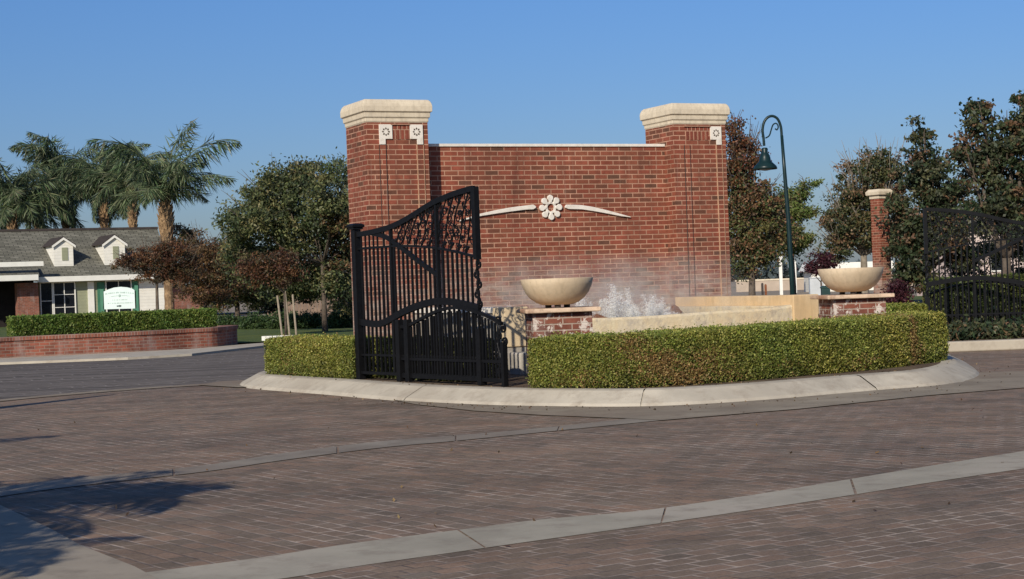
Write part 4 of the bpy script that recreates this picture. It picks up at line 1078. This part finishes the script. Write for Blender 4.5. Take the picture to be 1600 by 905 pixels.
# second, darker roof at the far left edge
dt = thing('neighbour_house', 'dark roofed building at the left edge behind the white beams', 'house', (atY(-30,400,95).x, 95, 0), 0)
e = MB(); s95 = 95/F; zt1 = atY(0,362,95).z; zt0 = atY(0,398,95).z
e.slab([(-4,zt0),(1.35,zt0),(1.9,zt1),(-4,zt1+.1)], 0, 6); e.build('roof', M['dark_wood'], dt, recalc=True)
MB().box(-4,1.3,.3,5.5,0,zt0).build('wall', M['dark_void'], dt)

# ------------------------------------------------------------------ palms
def make_frond(length, arch, droop, seed, parent, az, el, col):
    r_ = random.Random(seed); n = 12
    P = []; e = el; p = Vector((0,0,0)); dirh = Vector((math.cos(az), math.sin(az), 0))
    for i in range(n+1):
        P.append(p.copy()); e2 = el - droop*((i+1)/n)**1.5
        p = p + (dirh*math.cos(e2) + Vector((0,0,math.sin(e2))))*(length/n)
    side = Vector((-dirh.y, dirh.x, 0)); C = []; D = []; Ls = []
    K = 52
    for k in range(K):
        f = .12 + .88*k/(K-1); i = min(int(f*n), n-1); c = P[i].lerp(P[i+1], f*n-i); tg = (P[i+1]-P[i]).normalized()
        ll = .95*math.sin(PI*min(1,.18+f*.80))**.6*(length/3)
        for sg_ in (-1,1):
            for rep in range(2):
                d = side*sg_*r_.uniform(.25,.9) + tg*r_.uniform(.3,.8) + Vector((0,0,r_.uniform(-1.7,.1)))
                d.normalize(); lf = ll*r_.uniform(.7,1.1)
                C.append(c + d*lf*.5); D.append(d); Ls.append(lf)
    C = np.array([tuple(c) for c in C]); D = np.array([tuple(d) for d in D]); Ls = np.array(Ls)
    nn = len(C); cols = palette(col, nn, jit=.35)
    fr = leaves('frond', C, Ls, np.full(nn,.04)*(length/3), cols, M['frond'], parent, up=.2, dirs=D*4)
    rb = MB(); rb.tube(P, [.03*(1-.8*i/n)+.005 for i in range(n+1)], 4); rb.build('stalk', M['palm_stalk'], fr)
    return fr
PC = [(.09,.14,.06),(.13,.18,.08),(.05,.08,.04),(.19,.23,.12),(.17,.18,.10),(.03,.05,.025)]
def palm(label, px, pcy, pby, Y, length, nf, seed, fr_spec=None, trunk=(.2,.33), elmin=0):
    top = atY(px, pcy, Y); base = atY(px+.035*(pby-pcy)*1.0, pby, Y)
    t = thing('palm_tree', label, 'palm tree', (base.x, Y, 0), 0, 'queen palms behind the house')
    H_ = top.z; rs_ = random.Random(seed)
    pts = []; rr = []
    for i in range(25):
        f = i/24; z = H_*f
        r = trunk[0] + (trunk[1]-trunk[0])*math.exp(-((f-.80)/.12)**2) - .08*max(0,f-.9)/.1
        pts.append((0, 0, z)); rr.append(max(.1, r*(1+.10*(i%2))))
    MB().tube([Vector((top.x-base.x, 0, 0))*(p[2]/H_) + Vector(p) for p in pts], rr, 10).build('trunk', M['palm_bark'], t)
    bo = MB()
    for k in range(70):
        f = .62 + .36*k/70; a = k*2.4; r = trunk[0] + (trunk[1]-trunk[0])*math.exp(-((f-.80)/.12)**2)
        c = Vector(((top.x-base.x)*f + r*.9*math.cos(a), r*.9*math.sin(a), H_*f)); d = Vector((math.cos(a)*.35, math.sin(a)*.35, 1)).normalized()
        bo.tube([c, c+d*.16, c+d*.3+Vector((math.cos(a),math.sin(a),0))*.03], [.07,.055,.012], 4)
    bo.build('leaf_bases', M['palm_bark'], t)
    cr = thing('crown', '', '', (top.x-base.x, 0, H_-.1)); cr.parent = t
    for k_ in ('label','category'):
        if k_ in cr: del cr[k_]
    specs = fr_spec or []
    for i in range(nf):
        az = i*2.399 + rs_.uniform(-.3,.3); el = R(rs_.uniform(elmin-8, 85)); specs = specs + [(az, el, R(rs_.uniform(60,105)), length*rs_.uniform(.85,1.1))]
    for i, (az, el, dr, ln) in enumerate(specs): 
        f = make_frond(ln, 0, dr, seed*100+i, cr, az, el, PC)
    # fronds hang directly under the palm: no empty level in between
    off = Vector(cr.location)
    for ch in list(cr.children): ch.parent = t; ch.location = off
    bpy.data.objects.remove(cr)
    return t
palm('tallest queen palm with a thick tan trunk, nearest the plum tree', 258, 306, 400, 80, 3.2, 9, 1, elmin=42,
     fr_spec=[(R(-8), R(72), R(88), 5.0), (R(-20), R(36), R(58), 3.9), (R(195), R(74), R(80), 4.8), (R(160), R(25), R(75), 3.4), (R(60), R(84), R(55), 4.6), (R(-60), R(75), R(110), 3.6), (R(185), R(80), R(70), 3.8)])
palm('queen palm rising behind the right dormer, slim brown trunk', 160, 284, 360, 96, 3.6, 25, 2, trunk=(.16,.24))
palm('queen palm behind the roof between the two dormers', 100, 285, 360, 100, 3.9, 24, 3, trunk=(.16,.22))
palm('queen palm behind the left dormer', 60, 318, 365, 98, 3.2, 24, 4, trunk=(.16,.22))
palm('leftmost queen palm, at the edge of the picture', 18, 322, 370, 92, 3.6, 24, 5, trunk=(.16,.22))
palm('queen palm leaning its fronds against the tallest palm', 205, 285, 360, 92, 3.4, 20, 6, trunk=(.16,.22))

# ------------------------------------------------------------------ trees
def ground(px, py, Y): p = atY(px, py, Y); return (p.x, Y, 0)
Y = 50
tree('evergreen_tree', 'big dark green broadleaf tree left of the monument', 'tree', ground(508,515,Y),
     [blob(480,335,70,60,Y), blob(525,305,50,55,Y,-1), blob(430,315,52,45,Y,1), blob(388,325,36,30,Y), blob(545,380,45,60,Y,1), blob(480,400,75,50,Y,1),
      blob(405,375,55,42,Y,1), blob(540,440,35,30,Y), blob(470,275,42,26,Y), blob(540,262,26,20,Y), blob(390,345,46,18,Y,-1), blob(440,292,40,30,Y), blob(500,440,50,34,Y,2), blob(430,430,50,40,Y,2), blob(375,395,30,40,Y,2), blob(545,480,20,24,Y,2)],
     56000, 'evergreen', .13, .05, .17, .075, 'bark', twigs=30, per=95, mainz=2.0, shell=.4, pal2=('russet', lambda P: (P[:,0] > .1) & (P[:,2] < 3.4) & (P[:,2] > 1.8) & (rng.random(len(P)) < .5)))
Y = 46
tt = tree('small_maple_tree', 'small russet tree tied to pale stakes on the lawn', 'tree', ground(447,527,Y),
     [blob(425,422,44,30,Y), blob(452,412,24,26,Y), blob(395,418,26,22,Y)], 9000, 'plumred', .075, .035, .11, .035, mainz=1.2, shell=.3, limb=.5)
for a_, b_ in (((441,525),(433,462)), ((452.5,524),(445,455)), ((463,523),(457,460))):
    p = ground(a_[0], a_[1], Y); q = atY(b_[0], b_[1], Y)
    s = MB(); s.tube([(0,0,0), (q.x-p[0], 0, q.z)], .028, 6); so_ = s.build('tree_stake', M['stake']); so_.location = (p[0], Y+.02, 0)
    tag(so_, {441:'left pale stake beside the small russet tree', 452.5:'middle pale stake beside the small russet tree', 463:'right pale stake beside the small russet tree'}[a_[0]], 'stake', 'pale stakes round the small russet tree')
Y = 58
tree('plum_tree', 'dark red plum tree in front of the house window', 'tree', ground(247,500,Y),
     [blob(232,405,40,20,Y), blob(272,402,34,24,Y), blob(203,413,28,9,Y), blob(250,428,48,13,Y), blob(292,420,24,22,Y), blob(250,388,24,12,Y)], 13000, 'plumred', .085, .04, .11, .06, mainz=1.7, shell=.3, twigs=70)
Y = 62
tree('bare_tree', 'half bare brown tree right of the plum tree', 'tree', ground(322,505,Y),
     [blob(318,400,30,34,Y), blob(345,415,30,36,Y), blob(310,440,34,34,Y), blob(340,455,26,26,Y)], 13000, 'russet', .10, .045, .14, .08, twigs=60, mainz=1.2, shell=.4)
Y = 66
tree('shade_tree', 'dark shade tree behind the small russet tree', 'tree', ground(372,515,Y),
     [blob(372,440,40,40,Y), blob(400,450,36,28,Y), blob(340,465,26,26,Y), blob(360,405,36,34,Y)], 16000, 'mixed', .13, .06, .16, .10, mainz=1.2, shell=.4)
tree('shade_tree', 'small dark tree in front of the brown fence', 'tree', ground(440,505,70),
     [blob(440,455,40,26,70), blob(480,450,34,22,70), blob(415,470,30,20,70), blob(540,462,30,24,70)], 14000, 'dark', .13, .06, .16, .10, mainz=1.0, shell=.4)
tree('distant_tree', 'small distant tree beside the tallest palm trunk', 'tree', ground(280,420,100),
     [blob(283,368,22,16,100), blob(300,390,20,14,100)], 4000, 'mixed', .16, .08, .2, .12, mainz=2.5)
Y = 48
tree('maple_tree', 'tall autumn tree with bare reddish top beside the right pillar', 'tree', ground(1177,470,Y),
     [blob(1150,300,26,50,Y), blob(1165,245,24,36,Y), blob(1180,320,40,40,Y), blob(1200,365,42,34,Y), blob(1150,370,34,40,Y), blob(1185,395,40,20,Y), blob(1150,215,16,30,Y), blob(1165,410,26,18,Y), blob(1205,340,30,34,Y,1)],
     26000, 'mixed', .10, .05, .14, .10, twigs=90, mainz=1.6, shell=.4, pal2=('red', lambda P: (P[:,2] > 3.9+rng.normal(size=len(P))*.5)))
Y = 54
tree('young_oak_tree', 'lime green young tree with reaching branches behind the street lamp', 'tree', ground(1240,452,Y),
     [blob(1232,375,24,28,Y), blob(1250,330,26,16,Y), blob(1240,305,24,12,Y), blob(1262,288,14,5,Y), blob(1250,378,20,16,Y), blob(1225,340,20,30,Y)],
     14000, 'lime', .10, .05, .12, .06, mainz=1.9, shell=.4, twigs=16)
Y = 52
tree('oak_tree', 'wide olive brown tree behind the right bowl', 'tree', ground(1352,470,Y),
     [blob(1345,290,42,44,Y), blob(1318,340,32,44,Y), blob(1350,365,44,38,Y), blob(1385,300,40,60,Y), blob(1310,380,28,30,Y), blob(1405,370,36,44,Y), blob(1370,260,34,28,Y)],
     27000, 'oak', .10, .055, .13, .12, 'pale_bark', twigs=160, mainz=1.7, shell=.3, per=80)
Y = 44
tree('magnolia_tree', 'dark glossy magnolia with a pointed top left of the far gate', 'tree', ground(1450,485,Y),
     [blob(1441,262,34,36,Y), blob(1437,212,14,22,Y), blob(1470,290,40,42,Y), blob(1430,330,44,46,Y), blob(1490,325,26,30,Y), blob(1420,400,36,44,Y), blob(1465,370,50,44,Y), blob(1500,385,36,40,Y), blob(1430,440,30,26,Y)],
     24000, 'magnolia', .12, .065, .12, .13, mainz=1.2, shell=.35, per=95)
Y = 40
tree('magnolia_tree', 'tallest dark magnolia at the right edge of the picture', 'tree', ground(1575,490,Y),
     [blob(1537,190,26,34,Y), blob(1560,240,40,36,Y), blob(1530,262,28,34,Y), blob(1592,195,26,44,Y), blob(1600,270,50,56,Y), blob(1560,310,46,36,Y), blob(1640,200,40,70,Y), blob(1600,150,14,20,Y), blob(1545,345,34,26,Y), blob(1620,350,60,50,Y), blob(1505,235,16,22,Y)],
     26000, 'magnolia', .12, .065, .12, .14, mainz=1.4, shell=.35, per=105)
Y = 47
tree('leafy_shrub', 'loose dark shrubbery seen through the far right gate', 'shrub', ground(1530,500,Y),
     [blob(1510,420,30,26,Y), blob(1560,390,34,26,Y), blob(1540,455,50,18,Y), blob(1600,440,30,26,Y), blob(1490,460,30,20,Y), blob(1640,400,40,40,Y)],
     12000, 'dark', .10, .045, .16, .05, mainz=.5, shell=.3)
tree('plum_shrub', 'round purple leaved shrub left of the right bowl', 'shrub', ground(1283,440,75),
     [blob(1282,410,20,14,75), blob(1294,410,12,10,75), blob(1272,420,8,9,75)], 3000, 'plum', .12, .07, .14, .05, mainz=.8)
tree('plum_shrub', 'dark purple shrub at the foot of the distant brick column', 'shrub', ground(1402,478,42),
     [blob(1402,452,14,14,42), blob(1412,470,12,12,42), blob(1395,470,10,10,42)], 3500, 'plum', .07, .04, .08, .03, mainz=.3)
# low shrubs: individuals
def shrub(px, py, rx, ry, Y_, label, pal='shrub', n=3500, group='low shrubs'):
    tree('low_shrub', label, 'shrub', ground(px, py+ry, Y_), [blob(px, py, rx, ry, Y_), blob(px+rx*.5, py+ry*.2, rx*.6, ry*.7, Y_), blob(px-rx*.5, py+ry*.3, rx*.6, ry*.6, Y_)], n, pal, .09, .04, .09, .03, mainz=.15, group=group, shell=.3)
for i, (a_, w_) in enumerate((('before the shade tree',365),('behind the three stakes',405),('right of the stakes',445),('left of the pale trunk',480),('at the left pillar',535))):
    shrub(w_, 503-.035*(w_-450), 26, 14, 58-i, 'mid green spiky shrub ' + a_, n=5000, group='spiky shrubs along the lawn')
for i, a_ in enumerate(('nearest the hedge end', 'second from the hedge end', 'third from the hedge end', 'nearest the right edge')):
    shrub(1500+i*32, 519, 16, 11, 25.3+.3*(i%2), 'dark glossy shrub under the far gate, ' + a_, 'magnolia', 1800, 'glossy shrubs under the far gate')
# distant scenery -------------------------------------------------
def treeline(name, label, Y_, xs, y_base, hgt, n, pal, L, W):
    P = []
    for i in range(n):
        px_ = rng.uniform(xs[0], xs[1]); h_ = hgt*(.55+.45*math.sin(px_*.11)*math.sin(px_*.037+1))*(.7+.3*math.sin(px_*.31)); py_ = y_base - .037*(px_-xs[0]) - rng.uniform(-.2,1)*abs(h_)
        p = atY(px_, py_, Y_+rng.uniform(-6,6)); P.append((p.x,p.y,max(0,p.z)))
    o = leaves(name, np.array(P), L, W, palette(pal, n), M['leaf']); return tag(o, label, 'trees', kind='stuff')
treeline('distant_trees', 'hazy blue green tree line on the horizon beyond the car park', 420, (1120,1420), 434, 26, 9000, [(.10,.13,.14),(.12,.15,.15),(.085,.11,.115)], 2.2, 1.2)  # distance haze mixed into the leaf colours
treeline('distant_trees', 'hazy tree line on the horizon behind the brick monument', 400, (380,1125), 452, 24, 12000, [(.10,.13,.14),(.12,.15,.15),(.085,.11,.115)], 2.2, 1.2)  # same haze-tinted leaf colours
treeline('distant_trees', 'dark mass of trees behind the brown fence and lawn', 110, (255,640), 470, 44, 16000, [(.03,.04,.02),(.05,.06,.03),(.09,.06,.035)], .5, .25)
f0 = atY(418,500,76); f1 = atY(560,495,76)
ft = thing('board_fence', 'brown vertical board fence behind the trees left of the monument', 'fence', (f0.x, 76, 0)); mb = MB(); x = 0
while x < f1.x-f0.x+1.5: mb.box(x, x+.135, 0, .02, 0, 1.32+.015*math.sin(x*9)); x += .15
mb.build('boards', M['fence_wood'], ft); MB().box(0, f1.x-f0.x+1.5, .022,.06,.3,.4).build('rail', M['fence_wood'], ft); MB().box(0, f1.x-f0.x+1.5, .022,.06,1.0,1.1).build('rail', M['fence_wood'], ft)
a0 = atY(1150,436,130); lw = thing('boundary_wall', 'long low tan wall beyond the car park', 'wall', (a0.x, 130, 0))
MB().box(0, 22, 0, .3, 0, .80).build('wall', M['tan_stucco'], lw); MB().box(-.05, 22.05, -.05, .35, .802, .92).build('coping', M['cream'], lw)
sheet('car_park', [(6,60),(40,60),(60,129),(8,129)], .0, 'field')
for px_, pt_, pb_, Y_, lab in ((1221,403,462,80,'white square post left of the street lamp'), (1242.5,409,448,110,'white square post right of the street lamp')):
    p = atY(px_, pb_, Y_); tp = atY(px_, pt_, Y_); t = thing('white_post', lab, 'post', (p.x, Y_, 0), 0, 'white posts in the car park')
    MB().box(-.07*Y_/80, .07*Y_/80, -.07, .07, 0, tp.z).build('shaft', M['white_trim'], t); MB().square_rings([(-.1,.1,-.1,.1,tp.z),(-.1,.1,-.1,.1,tp.z+.04),(-.02,.02,-.02,.02,tp.z+.12)]).build('cap', M['white_trim'], t)
for px_, lab in ((1191.5,'left brown wooden bollard before the tan wall'), (1196.5,'right brown wooden bollard before the tan wall')):
    p = atY(px_, 456, 90); tp = atY(px_, 442 if px_ < 1194 else 444, 90)
    MBo = MB(); MBo.box(-.055,.055,-.055,.055,0,tp.z-.05); MBo.square_rings([(-.055,.055,-.055,.055,tp.z-.049),(-.02,.02,-.02,.02,tp.z)])
    o = MBo.build('wooden_bollard', M['rust'] if px_ > 1194 else M['dark_wood']); o.location = (p.x, 90, 0); tag(o, lab, 'bollard', 'wooden bollards in the car park')
p = atY(1276, 460, 85); t = thing('utility_cabinet', 'pale grey metal cabinet left of the right bowl', 'cabinet', (p.x, 85, 0))
MB().box(-.35,.35,-.2,.2,0,atY(1276,435,85).z).build('body', M['grey_paint'], t, bevel=.02); MB().box(-.38,.38,-.23,.23,atY(1276,435,85).z+.001,atY(1276,435,85).z+.05).build('lid', M['grey_paint'], t)
p = atY(1290, 460, 66); t = thing('rubbish_bin', 'dark green square bin left of the right pedestal', 'bin', (p.x, 66, 0))
MB().box(-.16,.16,-.16,.16,0,atY(1290,448.5,66).z-.05).build('body', M['bin'], t, bevel=.02); MB().square_rings([(-.18,.18,-.18,.18,atY(1290,448.5,66).z-.049),(-.18,.18,-.18,.18,atY(1290,448.5,66).z),(-.1,.1,-.1,.1,atY(1290,448.5,66).z+.05)]).build('lid', M['bin'], t)
# house behind the right gate
p = atY(1515, 430, 72); t = thing('stucco_house', 'pale pink stucco house glimpsed through the far right gate', 'house', (p.x, 72, 0), R(8))
MB().box(0, 9, 0, 6, 0, 2.9).build('wall', M['pink_stucco'], t)
MB().slab([(-.4,2.9),(9.4,2.9),(8,4.0),(1,4.0)], -.3, 6.3).build('roof', M['roof'], t, recalc=True)
for x in (.9, 3.0, 5.6):
    wn = MB().box(x, x+.9, -.05, -.002, 1.0, 2.2).build('window', M['white_trim'], t); MB().box(x+.06, x+.84, -.06, -.052, 1.06, 2.14).build('pane', M['glass'], wn)
p = atY(1292, 425, 110); t = thing('white_building', 'low white building far behind the right bowl', 'building', (p.x, 110, 0), 0)
MB().box(-1, 4.2, 0, 3, 0, 1.35).build('wall', M['white_siding'], t); MB().slab([(-1.3,1.352),(4.5,1.352),(4.2,1.85),(-1,1.85)], -.3, 3.3).build('roof', M['white_trim'], t, recalc=True)
for x in (-.2, 1.0, 2.4): MB().box(x, x+.6, -.03, -.002, .5, 1.1).build('window', M['glass'], t)

# palm standing left of the view: its fronds shade the corner of the paving
def shade_palm(x, y, h, n, seed, label, ln=1.7):
    t = thing('palm_tree', label, 'palm tree', (x, y, 0), 0, 'young palms at the roadside')
    MB().tube([(0,0,0),(0,0,h*.5),(0,0,h)], [.16,.13,.12], 10).build('trunk', M['palm_bark'], t); r_ = random.Random(seed)
    for i in range(n):
        f = make_frond(ln*r_.uniform(.8,1.1), 0, R(r_.uniform(60,110)), seed*50+i, t, i*2.399, R(r_.uniform(20,75)), PC); f.location = (0,0,h)
shade_palm(-5.2, 5.7, 2.0, 28, 61, 'young palm on the near left roadside, between two others', 1.9)
shade_palm(-4.35, 4.3, 1.75, 16, 63, 'smallest young palm on the left roadside, nearest the camera', 1.1)
shade_palm(-7.75, 8.7, 2.5, 14, 62, 'young palm on the left roadside, farther from the camera', 1.5)

# ------------------------------------------------------------------ light
TS = Vector((-.37, -.93, 0)).normalized(); EL = R(27)
sd = Vector((TS.x*math.cos(EL), TS.y*math.cos(EL), math.sin(EL)))
sun = bpy.data.lights.new('sun', 'SUN'); sun.energy = 4.5; sun.angle = R(.5); sun.color = (1, .92, .80)
so2 = bpy.data.objects.new('sun', sun); COL.objects.link(so2); so2.rotation_euler = sd.to_track_quat('Z', 'Y').to_euler()
w = bpy.data.worlds.new('World'); scene.world = w; w.use_nodes = True; nt = w.node_tree
sky = nt.nodes.new('ShaderNodeTexSky'); sky.sky_type = 'NISHITA'; sky.sun_disc = False; sky.sun_elevation = EL
sky.sun_rotation = math.atan2(TS.x, TS.y); sky.air_density = 1.0; sky.dust_density = .8; sky.ozone_density = 3.2; sky.altitude = 100
bg = nt.nodes['Background']; bg.inputs[1].default_value = .08; hs = nt.nodes.new('ShaderNodeHueSaturation'); hs.inputs['Saturation'].default_value = 1.15; nt.links.new(sky.outputs[0], hs.inputs['Color']); gn = nt.nodes.new('ShaderNodeMix'); gn.data_type = 'RGBA'; gn.blend_type = 'MULTIPLY'; gn.inputs[0].default_value = 1; gn.inputs[7].default_value = (.80, .89, 1.10, 1)
gc = nt.nodes.new('ShaderNodeTexCoord'); gx = nt.nodes.new('ShaderNodeSeparateXYZ'); gr = nt.nodes.new('ShaderNodeValToRGB')
nt.links.new(gc.outputs['Generated'], gx.inputs[0]); nt.links.new(gx.outputs[2], gr.inputs[0])
gr.color_ramp.elements[0].position = 0; gr.color_ramp.elements[0].color = (.60, .66, .90, 1); gr.color_ramp.elements[1].position = .17; gr.color_ramp.elements[1].color = (.76, .91, 1.22, 1)
nt.links.new(gr.outputs[0], gn.inputs[7])
nt.links.new(hs.outputs[0], gn.inputs[6]); nt.links.new(gn.outputs[2], bg.inputs[0])
scene.render.engine = 'CYCLES'
scene.cycles.volume_bounces = 3; scene.cycles.volume_step_rate = 2; scene.cycles.max_bounces = 6
scene.view_settings.view_transform = 'Standard'; scene.view_settings.look = 'None'; scene.view_settings.exposure = 0
